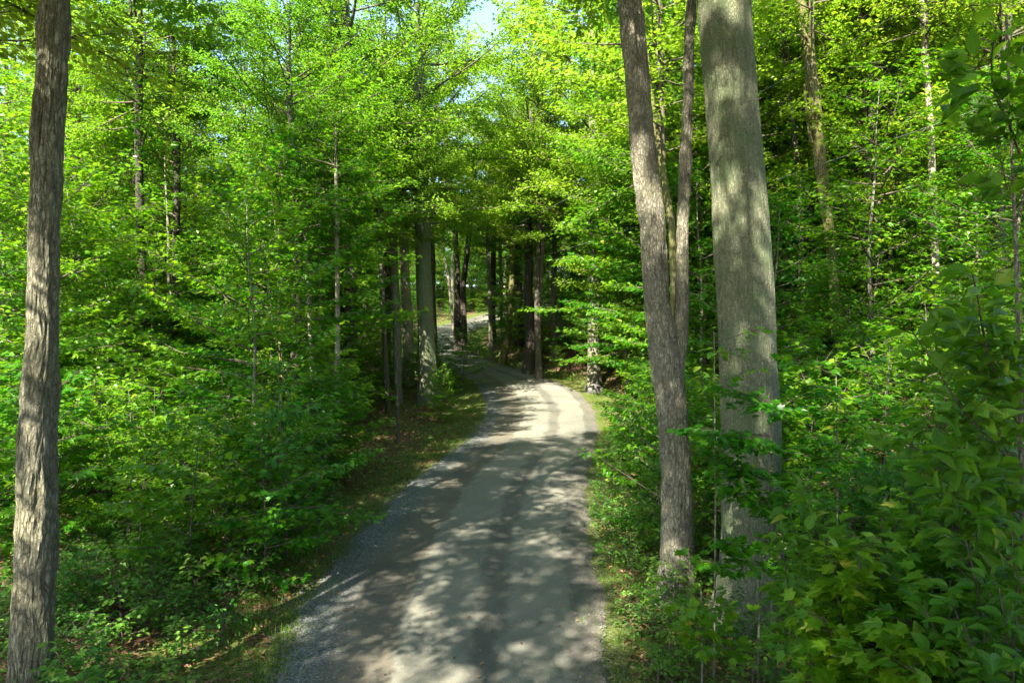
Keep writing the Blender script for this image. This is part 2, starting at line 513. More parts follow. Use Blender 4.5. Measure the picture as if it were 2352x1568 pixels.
def spaced(a, b, fine0, fine1, s1, s2):
    left = []; x = fine0
    st = s1
    while x > a:
        st = min(st * 1.15, s2); x -= st; left.append(x)
    mid = list(np.arange(fine0, fine1, s1)); right = []; x = fine1; st = s1
    while x < b:
        right.append(x); st = min(st * 1.15, s2); x += st
    return np.array(sorted(left) + mid + right)


gxs = spaced(-220, 220, -14, 14, 0.22, 6)
gys = spaced(-60, 320, 0, 34, 0.22, 5)
gme, GV = grid_sheet('forest_floor', gxs, gys, [M_GROUND])
va = gme.attributes.new('verge', 'FLOAT', 'POINT')
_d = road_d(GV[:, 0], GV[:, 1])
va.data.foreach_set('value', np.clip(1.0 - np.maximum(_d - 0.5, 0) / 2.4, 0, 1).astype(np.float32))
tag(place('ground', gme), kind='structure')

rys = np.concatenate([np.arange(-20, 40, 0.2), np.arange(40, 150, 0.5)])
us = np.linspace(0, 1, 33)
edge_l = road_l(rys) + 0.10 * (gnoise(rys * 0 + 3, rys, 0.7, 11) - 0.5) * 2 + 0.12 * (gnoise(rys * 0 + 9, rys, 2.3, 12) - 0.5)
edge_r = road_r(rys) + 0.10 * (gnoise(rys * 0 + 5, rys, 0.7, 13) - 0.5) * 2 + 0.12 * (gnoise(rys * 0 + 7, rys, 2.3, 14) - 0.5)
RX = edge_l[:, None] * (1 - us) + edge_r[:, None] * us
RYY = np.repeat(rys[:, None], len(us), 1)
rut = 0.025 * np.exp(-((us - 0.29) / 0.06) ** 2) + 0.02 * np.exp(-((us - 0.63) / 0.05) ** 2)
RZ = road_z(RYY) + 0.035 * np.sin(np.clip(-road_d(RX, RYY), 0, 2) / 2 * 1.57) + 0.040 - rut[None, :] + 0.01 * (gnoise(RX, RYY, 0.5, 15) - 0.5)
RZ[:, 0] -= 0.06; RZ[:, -1] -= 0.06
RV = np.stack([RX, RYY, RZ], -1).reshape(-1, 3)
nx, ny = len(us), len(rys)
i = np.arange((nx - 1) * (ny - 1)); a = (i // (nx - 1)) * nx + i % (nx - 1)
mb = Mesh()
mb.add(RV, np.stack([a, a + 1, a + nx + 1, a + nx], 1), 0, True, uv=np.stack([np.repeat(us[None, :], ny, 0).ravel(), RYY.ravel()], 1))
tag(place('road', mb.build('road', [M_ROAD], uv=True)), kind='structure')

# ------------------------------------------------------------------ leaves
T_OV = (np.array([(0, 0, 0), (0.33, 0.27, 0.05), (0.72, 0.20, 0.0), (1, 0, -0.10), (0.72, -0.20, 0.0), (0.33, -0.27, 0.05)]),
        np.array([[0, 1, 2, 3], [0, 3, 4, 5]]))
_ang = np.radians([0, 28, 58, 86, 118, 150])
_tips = [(math.cos(t) * r + 0.42, math.sin(t) * r) for t, r in zip(np.radians([0, 56, 112]), (0.60, 0.52, 0.42))]
_nots = [(math.cos(t) * r + 0.42, math.sin(t) * r) for t, r in zip(np.radians([28, 84]), (0.27, 0.24))]
# 0 centre,1 base,2 tipA(right112),3 notch,4 tipB(56),5 notch,6 tip0,7..: mirror
_mp = [(0.42, 0, -0.03), (0.0, 0, 0), (_tips[2][0], _tips[2][1], 0.03), (_nots[1][0], _nots[1][1], 0), (_tips[1][0], _tips[1][1], 0.03),
       (_nots[0][0], _nots[0][1], 0), (_tips[0][0], 0, -0.08), (_nots[0][0], -_nots[0][1], 0), (_tips[1][0], -_tips[1][1], 0.03),
       (_nots[1][0], -_nots[1][1], 0), (_tips[2][0], -_tips[2][1], 0.03)]
T_MAP = (np.array(_mp), np.array([[0, 1, 2, 3], [0, 3, 4, 5], [0, 5, 6, 7], [0, 7, 8, 9], [0, 9, 10, 1]]))


def _big():
    n = 7
    s = np.linspace(0, 1, n)
    w = 0.30 * np.sin(np.pi * s ** 0.85) ** 0.9 * (1 - 0.25 * s); w[0] = 0.004; w[-1] = 0.002
    V, Fs, U = [], [], []
    for k in range(n):
        droop = -0.22 * s[k] ** 2
        for c, j in ((-1, 0), (-0.5, 1), (0, 2), (0.5, 3), (1, 4)):
            V.append((s[k], c * w[k], droop + 0.16 * abs(c) * w[k] / 0.3 + 0.012 * math.sin(k * 2.2) * abs(c)))
            U.append((s[k], c * w[k]))
    for k in range(n - 1):
        for j in range(4):
            a = k * 5 + j
            Fs.append([a, a + 5, a + 6, a + 1])
    return np.array(V), np.array(Fs), np.array(U)


_bv, _bf, _bu = _big()
T_BIG = (_bv, _bf, _bu)


def add_leaves(mb, P, N, D, S, tpl, mat_i=0, rnd=None, smooth=False, rs=R):
    """P points, N normals, D directions, S sizes"""
    n = len(P)
    if n == 0: return
    D = norm(D - (D * N).sum(1, keepdims=True) * N)
    B = np.cross(N, D)
    T, Fc = tpl[0], tpl[1]
    curl = rs.uniform(0.4, 1.9, n)
    wid = rs.uniform(0.85, 1.12, n)
    V = P[:, None, :] + S[:, None, None] * (T[None, :, 0, None] * D[:, None, :] + (T[None, :, 1] * wid[:, None])[:, :, None] * B[:, None, :]
                                          + (T[None, :, 2] * curl[:, None])[:, :, None] * N[:, None, :])
    k = len(T)
    Fa = (Fc[None] + (np.arange(n) * k)[:, None, None]).reshape(-1, Fc.shape[1])
    if rnd is None:
        rnd = rs.rand(n)
    uv = np.tile(tpl[2], (n, 1)) if len(tpl) > 2 else None
    mb.add(V.reshape(-1, 3), Fa, mat_i, smooth, np.repeat(rnd, len(Fc)), uv)


def add_tube(mb, pts, rad, sides=5, mat_i=0, cap=True):
    pts = np.asarray(pts, float); rad = np.asarray(rad, float)
    n = len(pts)
    t = norm(np.gradient(pts, axis=0))
    ref = np.array([0.0, 0, 1.0]) if abs(t[0, 2]) < 0.8 else np.array([1.0, 0, 0])
    u = norm(np.cross(t, ref)); v = np.cross(t, u)
    a = np.linspace(0, 2 * np.pi, sides, endpoint=False)
    V = pts[:, None] + rad[:, None, None] * (np.cos(a)[None, :, None] * u[:, None] + np.sin(a)[None, :, None] * v[:, None])
    k = np.arange((n - 1) * sides); r = k // sides; c = k % sides
    Fc = np.stack([r * sides + c, r * sides + (c + 1) % sides, (r + 1) * sides + (c + 1) % sides, (r + 1) * sides + c], 1)
    mb.add(V.reshape(-1, 3), Fc, mat_i, True)


def spray(mb, p0, d, ln, rs, P):
    """a limb with flat side twigs and leaves; P = parameter dict"""
    nseg = 6
    pts = [np.array(p0, float)]
    d = norm(np.array(d, float))
    wob = rs.normal(0, 0.10, 3)
    for k in range(nseg):
        d = norm(d + np.array([0, 0, P.get('lift', 0.03)]) + wob * 0.3 + rs.normal(0, 0.06, 3))
        pts.append(pts[-1] + d * ln / nseg)
    pts = np.array(pts)
    r0 = P['rl'] * ln
    add_tube(mb, pts, np.linspace(r0, 0.004, nseg + 1), 4, 1)
    LP, LN, LD = [], [], []
    ntw = max(3, int(ln / P['sp']))
    for j in range(ntw):
        t = P.get('t0', 0.22) + (1 - P.get('t0', 0.22)) * (j + rs.rand()) / ntw
        q = t * nseg; k = min(int(q), nseg - 1); p = pts[k] + (pts[k + 1] - pts[k]) * (q - k)
        dd = norm(pts[k + 1] - pts[k])
        side = 1 if j % 2 else -1
        az = side * rs.uniform(0.55, 1.2)
        ca, sa = math.cos(az), math.sin(az)
        e = np.array([dd[0] * ca - dd[1] * sa, dd[0] * sa + dd[1] * ca, dd[2] * 0.5 + rs.normal(0, 0.12)])
        e = norm(e)
        l2 = P['l2'] * (1.15 - 0.65 * t) * rs.uniform(0.6, 1.25)
        if rs.rand() < P.get('drop', 0.08): continue
        tp = p[None] + e[None] * np.linspace(0, l2, 4)[:, None]
        tp[:, 2] += -0.05 * l2 * np.linspace(0, 1, 4) ** 2
        if P.get('twigs', True):
            add_tube(mb, tp, np.array([1, .8, .5, .3]) * P.get('rt', 0.008), 3, 1)
        nl = max(3, int(l2 / P['ls']))
        s = rs.rand(nl) * 0.95 + 0.08
        side2 = np.where(rs.rand(nl) < 0.5, -1.0, 1.0)
        perp = norm(np.array([-e[1], e[0], 0]))
        c = p[None] + e[None] * (s * l2)[:, None]
        c = c + perp[None] * (side2 * rs.uniform(0.0, P['spread'], nl))[:, None]
        c[:, 2] += rs.normal(-0.02, P.get('vj', 0.05), nl)
        ld = norm(e[None] * rs.uniform(0.5, 1.1, nl)[:, None] + perp[None] * (side2 * rs.uniform(0.3, 1.1, nl))[:, None] + np.array([0, 0, P.get('ldz', -0.25)]) + rs.normal(0, 0.15, (nl, 3)))
        ln_ = norm(np.array([0, 0, 1.0]) + rs.normal(0, P.get('nj', 0.35), (nl, 3)) + P.get('nout', 0.25) * e[None])
        LP.append(c); LD.append(ld); LN.append(ln_)
    if LP:
        LP = np.concatenate(LP); LD = np.concatenate(LD); LN = np.concatenate(LN)
        S = rs.uniform(0.7, 1.2, len(LP)) * P['size']
        rn = np.clip(rs.beta(2.2, 2.6, len(LP)) * 0.85 + rs.uniform(-0.08, 0.12), 0, 0.93)
        rn = np.where(rs.rand(len(LP)) < 0.01, 1.0, rn)
        add_leaves(mb, LP, LN, LD, S, P['tpl'], 0, rn, P.get('smooth', False), rs)


def crown_mesh(name, seed, h0, h1, rad, nlimb, P, leaf, shape='dome', stem_r=0.1):
    """a crown standing on its own leader from h0 to h1 (local z), radius rad"""
    rs = np.random.RandomState(seed)
    mb = Mesh()
    sway = rs.normal(0, 0.035, 2) * (h1 - h0)
    zs = np.linspace(0, h1 - 0.3, 9)
    fx = (zs / h1) ** 2
    stem = np.stack([sway[0] * fx + 0.1 * np.sin(zs * 0.9 + seed) * fx, sway[1] * fx + 0.1 * np.cos(zs * 0.8 + seed) * fx, zs], 1)
    if stem_r > 0:
        add_tube(mb, stem, np.interp(zs, [0, h1], [stem_r, 0.012]), 7, 1)
    ga = rs.rand() * 6.28
    for i in range(nlimb):
        t = (i + rs.rand() * 0.9) / nlimb
        z = h0 + (h1 - h0) * t
        if shape == 'dome':
            pr = math.sin(math.pi * (0.16 + 0.84 * t)) ** 0.6 if t < 0.99 else 0.2
            pr = max(pr, 0.22)
        elif shape == 'cone':
            pr = 1.0 - 0.75 * t
        else:
            pr = 0.55 + 0.6 * math.sin(math.pi * min(1, t * 0.9 + 0.1)) - 0.3 * t
        az = ga + i * 2.39996 + rs.normal(0, 0.35)
        ev = math.radians(P.get('e0', 5) + (P.get('e1', 55) - P.get('e0', 5)) * t ** 1.5 + rs.normal(0, 9))
        ln = rad * pr * rs.uniform(0.72, 1.18)
        p0 = np.array([np.interp(z, zs, stem[:, 0]), np.interp(z, zs, stem[:, 1]), z - ln * math.sin(ev) * 0.45])
        p0[2] = max(p0[2], 0.05)
        spray(mb, p0, (math.cos(az) * math.cos(ev), math.sin(az) * math.cos(ev), math.sin(ev)), ln, rs, P)
    return mb.build(name, [leaf, M_TWIG], uv=len(P['tpl']) > 2)


P_CAN = dict(rl=0.011, sp=0.20, l2=1.15, ls=0.022, spread=0.24, size=0.135, tpl=T_OV, vj=0.10, nj=0.42, e0=0, e1=65, drop=0.26, rt=0.009)
P_CANM = dict(P_CAN, tpl=T_MAP, size=0.16, ls=0.032)
P_UND = dict(rl=0.009, sp=0.15, l2=0.95, ls=0.036, spread=0.20, size=0.135, tpl=T_OV, vj=0.03, nj=0.36, e0=0, e1=40, drop=0.10, rt=0.006)
P_UNDM = dict(P_UND, tpl=T_MAP, size=0.155, ls=0.048)
P_SAP = dict(rl=0.009, sp=0.10, l2=0.52, ls=0.036, spread=0.13, size=0.125, tpl=T_OV, vj=0.025, nj=0.34, e0=4, e1=42, drop=0.06, rt=0.004)
P_SAPM = dict(P_SAP, tpl=T_MAP, size=0.16, ls=0.055)
P_SEED = dict(rl=0.010, sp=0.07, l2=0.16, ls=0.022, spread=0.06, size=0.075, tpl=T_MAP, vj=0.02, nj=0.25, e0=15, e1=50, drop=0.0, rt=0.002)
P_SEEDO = dict(P_SEED, tpl=T_OV, size=0.065)

CAN = [crown_mesh('canopy_crown', 10 + k, 0.5, 12.5, 4.7, 46, P_CANM if k % 2 else P_CAN, M_CAN, 'dome', 0.13) for k in range(4)]
CAND = [crown_mesh('canopy_crown', 20 + k, 0.3, 12.5, 4.9, 66, dict(P_CANM if k % 2 else P_CAN, drop=0.12), M_CAN, 'dome', 0.13) for k in range(3)]
CANC = [crown_mesh('canopy_crown', 25 + k, 0.3, 12.0, 4.8, 29, dict(P_CANM if k % 2 else P_CAN, drop=0.15, ls=0.024 if k % 2 else 0.016), M_CAN, 'dome', 0.13) for k in range(3)]
UND = [crown_mesh('understory_crown', 30 + k, 1.0, 8.4, 3.0, 31, P_UNDM if k % 2 else P_UND, M_UND, 'egg', 0.0) for k in range(4)]
SAP = [crown_mesh('sapling_crown', 50 + k, 0.35, 3.3, 1.4, 19, P_SAPM if k % 2 else P_SAP, M_UND, 'egg', 0.0) for k in range(4)]
SEED = [crown_mesh('seedling_crown', 70 + k, 0.10, 0.75, 0.42, 11, P_SEED if k % 2 else P_SEEDO, M_LOW, 'egg', 0.006) for k in range(4)]


def simple_trunk(name, seed, h, r0, r1, m, sides=9, flare=1.5, bend=0.25):
    rs = np.random.RandomState(seed)
    zs = np.concatenate([[-0.4, 0.0, 0.15, 0.4, 0.9], np.linspace(1.6, h, 12)])
    ph = rs.rand(4) * 6
    x = bend * (zs / h) * np.sin(zs * 0.45 + ph[0]) + 0.03 * np.sin(zs * 1.7 + ph[1])
    y = bend * (zs / h) * np.sin(zs * 0.4 + ph[2]) + 0.03 * np.sin(zs * 1.6 + ph[3])
    r = r0 + (r1 - r0) * np.clip(zs / h, 0, 1)
    r = r * (1 + (flare - 1) * np.exp(-np.maximum(zs, 0) / 0.25))
    mb = Mesh()
    add_tube(mb, np.stack([x - x[1], y - y[1], zs], 1), r, sides, 0)
    return mb.build(name, [m])


CTR = [simple_trunk('canopy_trunk', 100 + k, 16.0, 0.20 + 0.04 * (k % 3), 0.08, (M_BK_GREY, M_BK_TWIN, M_BK_DARK, M_BK_PALE)[k], 10) for k in range(4)]
UTR = [simple_trunk('understory_trunk', 120 + k, 8.0, 0.055 + 0.012 * k, 0.012, (M_BK_GREY, M_BK_TWIN, M_BK_MOSS)[k], 7, 1.3, 0.2) for k in range(3)]
STR = [simple_trunk('sapling_stem', 130 + k, 3.2, 0.022, 0.005, (M_BK_GREY, M_BK_TWIN)[k], 5, 1.2, 0.1) for k in range(2)]

# ------------------------------------------------------------------ hero trunks
def trunk_mesh(name, path, m, sides=14, step=0.25, bark=None, seed=0, flare=None, mb=None, origin=None):
    """path: list of (x, y, z, radius) world points bottom -> top. bark=(n_ridges, depth, stretch)"""
    path = np.array(path, float)
    d = np.concatenate([[0], np.cumsum(np.linalg.norm(np.diff(path[:, :3], axis=0), axis=1))])
    s = np.arange(0, d[-1], step)
    # smooth interpolation
    def ip(c):
        v = np.interp(s, d, c)
        w = max(3, int(0.8 / step) | 1)
        return np.convolve(np.pad(v, w // 2, mode='reflect', reflect_type='odd'), np.hanning(w + 2)[1:-1] / np.hanning(w + 2)[1:-1].sum(), mode='valid')
    P = np.stack([ip(path[:, k]) for k in range(3)], 1)
    r = ip(path[:, 3])
    a = np.linspace(0, 2 * np.pi, sides, endpoint=False)
    A, S = np.meshgrid(a, s)
    h = np.zeros_like(A)
    r0 = path[0, 3]
    if bark:
        n, depth, st = bark
        wv = 0.9 * (vnoise(A / 6.2832 * 7, S * 1.6, 7, seed + 5) - 0.5) + 0.5 * (vnoise(A / 6.2832 * 13, S * 5, 13, seed + 6) - 0.5)
        U = A / 6.2832 * n + wv * 1.3
        v1 = vnoise(U, S * st + 40, n, seed + 1)
        v2 = vnoise(U * 2, S * st * 2.3 + 90, 2 * n, seed + 2)
        v3 = vnoise(U * 4, S * st * 7 + 60, 4 * n, seed + 3)
        ridge = 1 - np.abs(2 * v1 - 1)
        rid2 = 1 - np.abs(2 * v2 - 1)
        h = depth * (0.9 * (v1 - .5) + 0.8 * (0.5 - ridge) + 0.5 * (rid2 - 0.5) + 0.28 * (v3 - 0.5))
        h -= 0.8 * depth
        h += 1.6 * depth * (vnoise(A / 6.2832 * 5, S * 0.9, 5, seed + 8) - 0.5)
    fl = 0
    if flare:
        fa, fn, fh = flare
        lob = 0.55 + 0.75 * vnoise(A / 6.2832 * fn, S * 0.3, fn, seed + 9) ** 1.2
        fl = fa * np.exp(-S / fh) * lob
    Rr = r[:, None] * (1 + 0.05 * (vnoise(A / 6.2832 * 3, S * 0.6, 3, seed + 7) - 0.5)) + h + fl
    V = np.stack([P[:, 0, None] + Rr * np.cos(A), P[:, 1, None] + Rr * np.sin(A), np.repeat(P[:, 2, None], sides, 1)], -1)
    o = np.array(origin if origin is not None else path[0, :3])
    n_ = len(s)
    k = np.arange((n_ - 1) * sides); rr = k // sides; c = k % sides
    Fc = np.stack([rr * sides + c, rr * sides + (c + 1) % sides, (rr + 1) * sides + (c + 1) % sides, (rr + 1) * sides + c], 1)
    own = mb is None
    if own: mb = Mesh()
    mb.add(V.reshape(-1, 3) - o, Fc, 0, True)
    return mb.build(name, [m]) if own else None


def px_path(pts, Y, top=None, dy=0.0, base=True):
    """pixel (x, y, width) track at depth Y -> world path; extended down into the ground and up to z = top"""
    out = []
    for k, (x, y, w) in enumerate(pts):
        Yk = Y + dy * k
        p = at(x, y, Yk)
        out.append((p[0], p[1], p[2], w / 2 / F * Yk))
    if base:
        x, y, z, r = out[0]
        gz = float(ground_z(x, y))
        # make the lowest point stand in the ground
        k = 1
        while len(out) > 2 and out[0][2] < gz - 0.3: out.pop(0)
        x, y, z, r = out[0]
        if z > gz - 0.25:
            x2, _, z2, _ = out[1]
            sl = (x2 - x) / max(0.1, z2 - z)
            out.insert(0, (x - sl * (z - gz + 0.3) * 0.5, y, gz - 0.3, r))
    if top and out[-1][2] < top:
        x, y, z, r = out[-1]; x0, y0, z0, r0 = out[-2]
        sl = max(-0.12, min(0.12, (x - x0) / max(0.1, z - z0)))
        n = 4
        for j in range(1, n + 1):
            zz = z + (top - z) * j / n
            out.append((x + sl * (zz - z) * 0.7, y, zz, r * (1 - 0.6 * j / n)))
    return out


def hero(pts, Y, m, label, top=15, crown=None, crown_z=8.5, crown_s=1.0, bark=None, sides=14, step=0.25, flare=None, forks=(), seed=0, name='forest_tree', group=None, mats=None, leaf_mesh=None, dy=0.0):
    path = px_path(pts, Y, top, dy)
    b = path[0]
    base = (b[0], b[1], float(ground_z(b[0], b[1])))
    e = empty(name, base)
    tag(e, label, 'tree', group)
    mb = Mesh()
    trunk_mesh('', path, m, sides, step, bark, seed, flare, mb, base)
    me = mb.build('trunk', [m])
    place('trunk', me, e)
    for k, (fp, ftop) in enumerate(forks):
        fpath = px_path(fp, Y, ftop, base=False)
        fm = Mesh()
        trunk_mesh('', fpath, m, max(8, int(sides * 0.6)), step, (max(5, int(bark[0] * 0.6)), bark[1] * 0.8, bark[2]) if bark else None, seed + 50 + k, None, fm, base)
        place('limb', fm.build('limb', [m]), e)
    if crown == 'under':
        zz = [p[2] for p in path]
        cx = np.interp(crown_z, zz, [p[0] for p in path])
        place('crown', UND[seed % 4], e, (cx - base[0], 0, crown_z - base[2]), random.random() * 6.28, crown_s)
    elif crown is not None:
        # the crown grows round the upper trunk
        zz = [p[2] for p in path]; i = 0
        cx = np.interp(crown_z, zz, [p[0] for p in path]); cyy = np.interp(crown_z, zz, [p[1] for p in path])
        place('crown', CAND[crown % 3] if 24 < Y < 36 else CAN[crown], e, (cx - base[0], cyy - base[1], crown_z - base[2]), random.random() * 6.28, crown_s)
    return e


FINE = dict(sides=260, step=0.014)
hero([(68, 1690, 116), (70, 1568, 94), (78, 1300, 92), (86, 1000, 86), (93, 784, 78), (101, 500, 73), (109, 300, 70), (122, 130, 69), (128, 0, 68), (136, -250, 66)],
     7.4, M_BK_SHAG, 'rough barked trunk at the far left edge, nearest tree left of the road',
     top=13, crown=0, crown_z=8.6, crown_s=1.0, bark=(20, 0.030, 1.8), flare=(0.16, 6, 0.35), seed=1, sides=300, step=0.014)
hero([(1552, 1420, 84), (1555, 1300, 77), (1556, 1100, 72), (1546, 960, 74), (1536, 860, 80), (1522, 770, 72), (1510, 690, 64), (1497, 500, 62), (1472, 300, 60), (1456, 100, 59), (1445, 0, 57), (1425, -200, 54)],
     10.7, M_BK_TWIN, 'grey brown tree right of the road forking low into two upright stems',
     top=14, crown=1, crown_z=9.6, crown_s=0.8, bark=(22, 0.026, 2.6), flare=(0.22, 7, 0.35), seed=11, sides=300, step=0.016,
     forks=[([(1548, 880, 46), (1560, 800, 40), (1568, 700, 34), (1569, 500, 32), (1577, 300, 30), (1584, 100, 27), (1589, 0, 26), (1596, -180, 23)], 13)])
hero([(1722, 1450, 138), (1724, 1300, 134), (1727, 1000, 134), (1717, 800, 131), (1707, 600, 131), (1685, 300, 121), (1668, 100, 121), (1662, 0, 124), (1650, -200, 118)],
     10.2, M_BK_BIG, 'thickest trunk in view, grey green with fine vertical ridges, standing right of the forked tree',
     top=16, crown=2, crown_z=10.0, crown_s=1.0, bark=(44, 0.020, 0.8), flare=(0.32, 7, 0.5), seed=21, sides=460, step=0.014,
     forks=[([(1655, 60, 30), (1620, -40, 24), (1560, -200, 18)], 0)])
# behind the pair on the right
hero([(1560, 900, 22), (1550, 700, 20), (1543, 516, 18), (1515, 350, 17), (1490, 190, 16), (1470, 0, 15)], 21, M_BK_MOSS,
     'slim mossy trunk in the gap between the forked tree and the thick trunk', top=15, crown=3, crown_z=9.5, crown_s=0.8, bark=(9, 0.012, 2), sides=40, step=0.08, seed=31)
H = hero
MID = dict(sides=48, step=0.07)
H([(985, 905, 56), (983, 870, 44), (980, 780, 39), (973, 620, 37), (968, 450, 35), (966, 350, 34), (964, 200, 31)], 37, M_BK_BIG,
  'broad straight trunk on the left verge where the road bends', top=20, crown=2, crown_z=9.5, crown_s=1.4, bark=(22, 0.02, 1.2), flare=(0.2, 7, 0.5), seed=41, sides=110, step=0.04)
H([(940, 860, 26), (936, 720, 24), (931, 654, 23), (926, 500, 21), (922, 380, 19)], 44, M_BK_PALE,
  'pale smooth trunk immediately left of the broad trunk at the road bend', top=18, crown=1, crown_z=9.5, crown_s=1.0, bark=(10, 0.015, 1.5), seed=43, **MID)
H([(914, 905, 22), (912, 760, 20), (904, 555, 17), (900, 430, 15)], 37, M_BK_TWIN,
  'brown trunk with a second slim stem in the cluster left of the broad bend trunk', top=16, crown=0, crown_z=9.2, crown_s=0.8, bark=(9, 0.015, 2), seed=45, **MID)
H([(890, 910, 14), (882, 753, 13), (872, 555, 12), (868, 430, 11)], 34, M_BK_GREY,
  'slender straight grey trunk at the left end of the cluster by the bend', top=15, crown=3, crown_z=9.0, crown_s=0.7, bark=(7, 0.01, 2), seed=47, **MID)
H([(1052, 790, 24), (1050, 750, 16), (1051, 621, 13), (1045, 522, 13), (1036, 456, 12), (1028, 380, 11), (1016, 250, 9)], 65, M_BK_DARK,
  'dark tree inside the far bend, splitting near the ground into a narrow V', top=19, crown=1, crown_z=14, crown_s=0.95, bark=(10, 0.02, 1.5), seed=49,
  forks=[([(1064, 792, 22), (1065, 740, 15), (1064, 654, 13), (1074, 572, 13), (1083, 473, 12), (1092, 380, 10)], 18)], **MID)
H([(1158, 812, 20), (1166, 780, 15), (1174, 700, 14), (1176, 621, 14), (1181, 506, 13), (1184, 400, 12)], 54, M_BK_MOSS,
  'brown trunk curving out at its foot, right of the road beyond the bend', top=18, crown=2, crown_z=12, crown_s=0.9, bark=(9, 0.015, 1.6), seed=51, **MID)
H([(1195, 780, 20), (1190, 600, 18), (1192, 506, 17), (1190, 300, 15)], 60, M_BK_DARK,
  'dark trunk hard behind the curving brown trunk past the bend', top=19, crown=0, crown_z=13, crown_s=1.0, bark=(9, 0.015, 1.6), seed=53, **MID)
H([(1218, 790, 10), (1211, 654, 9), (1204, 522, 8), (1200, 380, 7)], 62, M_BK_DARK,
  'thin dark trunk between the curving brown trunk and the pale crooked one', top=17, crown=3, crown_z=13, crown_s=0.8, bark=(6, 0.01, 1.6), seed=55, **MID)
H([(1224, 850, 15), (1232, 786, 12), (1238, 703, 11), (1246, 588, 10), (1250, 505, 9), (1256, 380, 8)], 49, M_BK_PALE,
  'pale crooked slim tree at the right roadside beyond the bend', top=14, crown='under', crown_z=9.0, crown_s=1.1, bark=(7, 0.02, 2.5), seed=57, **MID)
H([(1128, 800, 11), (1126, 700, 10), (1120, 560, 9), (1117, 440, 8)], 58, M_BK_TWIN,
  'slim straight trunk right of the dark V shaped tree', top=17, crown=1, crown_z=12, crown_s=0.8, bark=(6, 0.01, 1.6), seed=59, **MID)
H([(1153, 770, 8), (1150, 650, 8), (1148, 489, 7), (1146, 380, 6)], 68, M_BK_TWIN,
  'thin trunk far back between the dark V tree and the curving brown one', top=18, crown=2, crown_z=14, crown_s=0.8, bark=(6, 0.01, 1.6), seed=61, **MID)
H([(1041, 745, 8), (1037, 700, 7), (1027, 621, 6), (1011, 555, 6), (1000, 470, 5)], 78, M_BK_PALE,
  'thin pale trunk leaning left, seen just left of the dark V shaped tree', top=17, crown=3, crown_z=14, crown_s=0.8, bark=(6, 0.01, 1.6), seed=63, **MID)
# left side
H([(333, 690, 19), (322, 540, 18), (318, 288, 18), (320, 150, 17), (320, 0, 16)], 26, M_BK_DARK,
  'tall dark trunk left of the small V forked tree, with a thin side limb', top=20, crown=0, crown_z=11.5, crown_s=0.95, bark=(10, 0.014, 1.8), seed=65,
  forks=[([(314, 205, 8), (292, 160, 7), (270, 130, 6), (250, 112, 5)], 0), ([(322, 350, 8), (330, 320, 7), (340, 296, 5)], 0), ([(318, 130, 8), (306, 90, 8), (302, 40, 7), (296, -30, 6)], 0)], **MID)
H([(402, 730, 17), (404, 560, 16), (407, 430, 15), (406, 345, 15), (396, 305, 11), (385, 262, 11), (390, 190, 10), (399, 144, 9), (400, 60, 7)], 28, M_BK_DARK,
  'dark tree opening into a small V of two crooked stems high on the left', top=15, crown=2, crown_z=12.5, crown_s=0.75, bark=(9, 0.012, 1.8), seed=67,
  forks=[([(407, 350, 13), (412, 300, 11), (417, 240, 10), (428, 190, 9), (428, 150, 8), (426, 60, 6)], 14)], **MID)
H([(178, 420, 9), (176, 378, 9), (182, 250, 8), (185, 122, 8), (186, 0, 7)], 30, M_BK_GREY,
  'thin grey trunk right beside the large left edge trunk, upper part only showing', top=17, crown=3, crown_z=12, crown_s=0.8, bark=(6, 0.01, 1.8), seed=69, **MID)
H([(724, 1035, 12), (720, 900, 11), (711, 722, 11), (708, 640, 10), (702, 506, 9), (698, 350, 7)], 22.5, M_BK_TWIN,
  'crooked reddish stem in the sapling thicket left of the road', top=10, crown='under', crown_z=5.0, crown_s=0.8, bark=(7, 0.008, 3), seed=71, sides=30, step=0.08, name='young_tree')
H([(770, 1045, 14), (773, 900, 12), (776, 758, 12), (775, 620, 11), (774, 542, 10), (772, 400, 8)], 21.5, M_BK_PALE,
  'straight sunlit pale stem in the thicket, nearer the road than the crooked reddish one', top=11, crown='under', crown_z=5.8, crown_s=0.85, bark=(7, 0.008, 3), seed=73, sides=30, step=0.08, name='young_tree')
H([(915, 1010, 7), (914, 940, 6), (912, 850, 5), (908, 700, 4)], 25, M_BK_GREY,
  'thin pole of a young tree on the left verge below the broad bend trunk', top=6, crown=None, bark=(5, 0.004, 3), seed=75, sides=16, step=0.1, name='young_tree')
# right side
H([(1846, 690, 14), (1840, 620, 14), (1839, 546, 14), (1835, 420, 14), (1822, 294, 14), (1805, 168, 13), (1793, 42, 13), (1786, -80, 12)], 24, M_BK_GREY,
  'slim leaning trunk first to the right of the thick ridged trunk', top=17, crown=0, crown_z=13, crown_s=0.7, bark=(8, 0.012, 2), seed=77, **MID)
H([(1924, 760, 27), (1918, 700, 26), (1906, 546, 26), (1889, 420, 27), (1876, 294, 30), (1864, 168, 29), (1851, 84, 26), (1839, 0, 25), (1826, -120, 23)], 20, M_BK_MOSS,
  'sturdy mossy trunk with burls between the slim leaning trunk and the patchy grey one', top=16, crown=1, crown_z=12.2, crown_s=0.8, bark=(11, 0.03, 2.2), seed=79, sides=70, step=0.05,
  forks=[([(1862, 330, 12), (1852, 240, 11), (1848, 190, 10)], 0)])
H([(2020, 640, 16), (2014, 420, 17), (2002, 252, 18), (1994, 168, 21), (1977, 84, 22), (1969, 0, 22), (1960, -100, 20)], 24, M_BK_TWIN,
  'patchy grey brown trunk tilting left in the upper right, its foot lost in leaves', top=17, crown=3, crown_z=13, crown_s=0.8, bark=(10, 0.015, 2), seed=81, **MID)
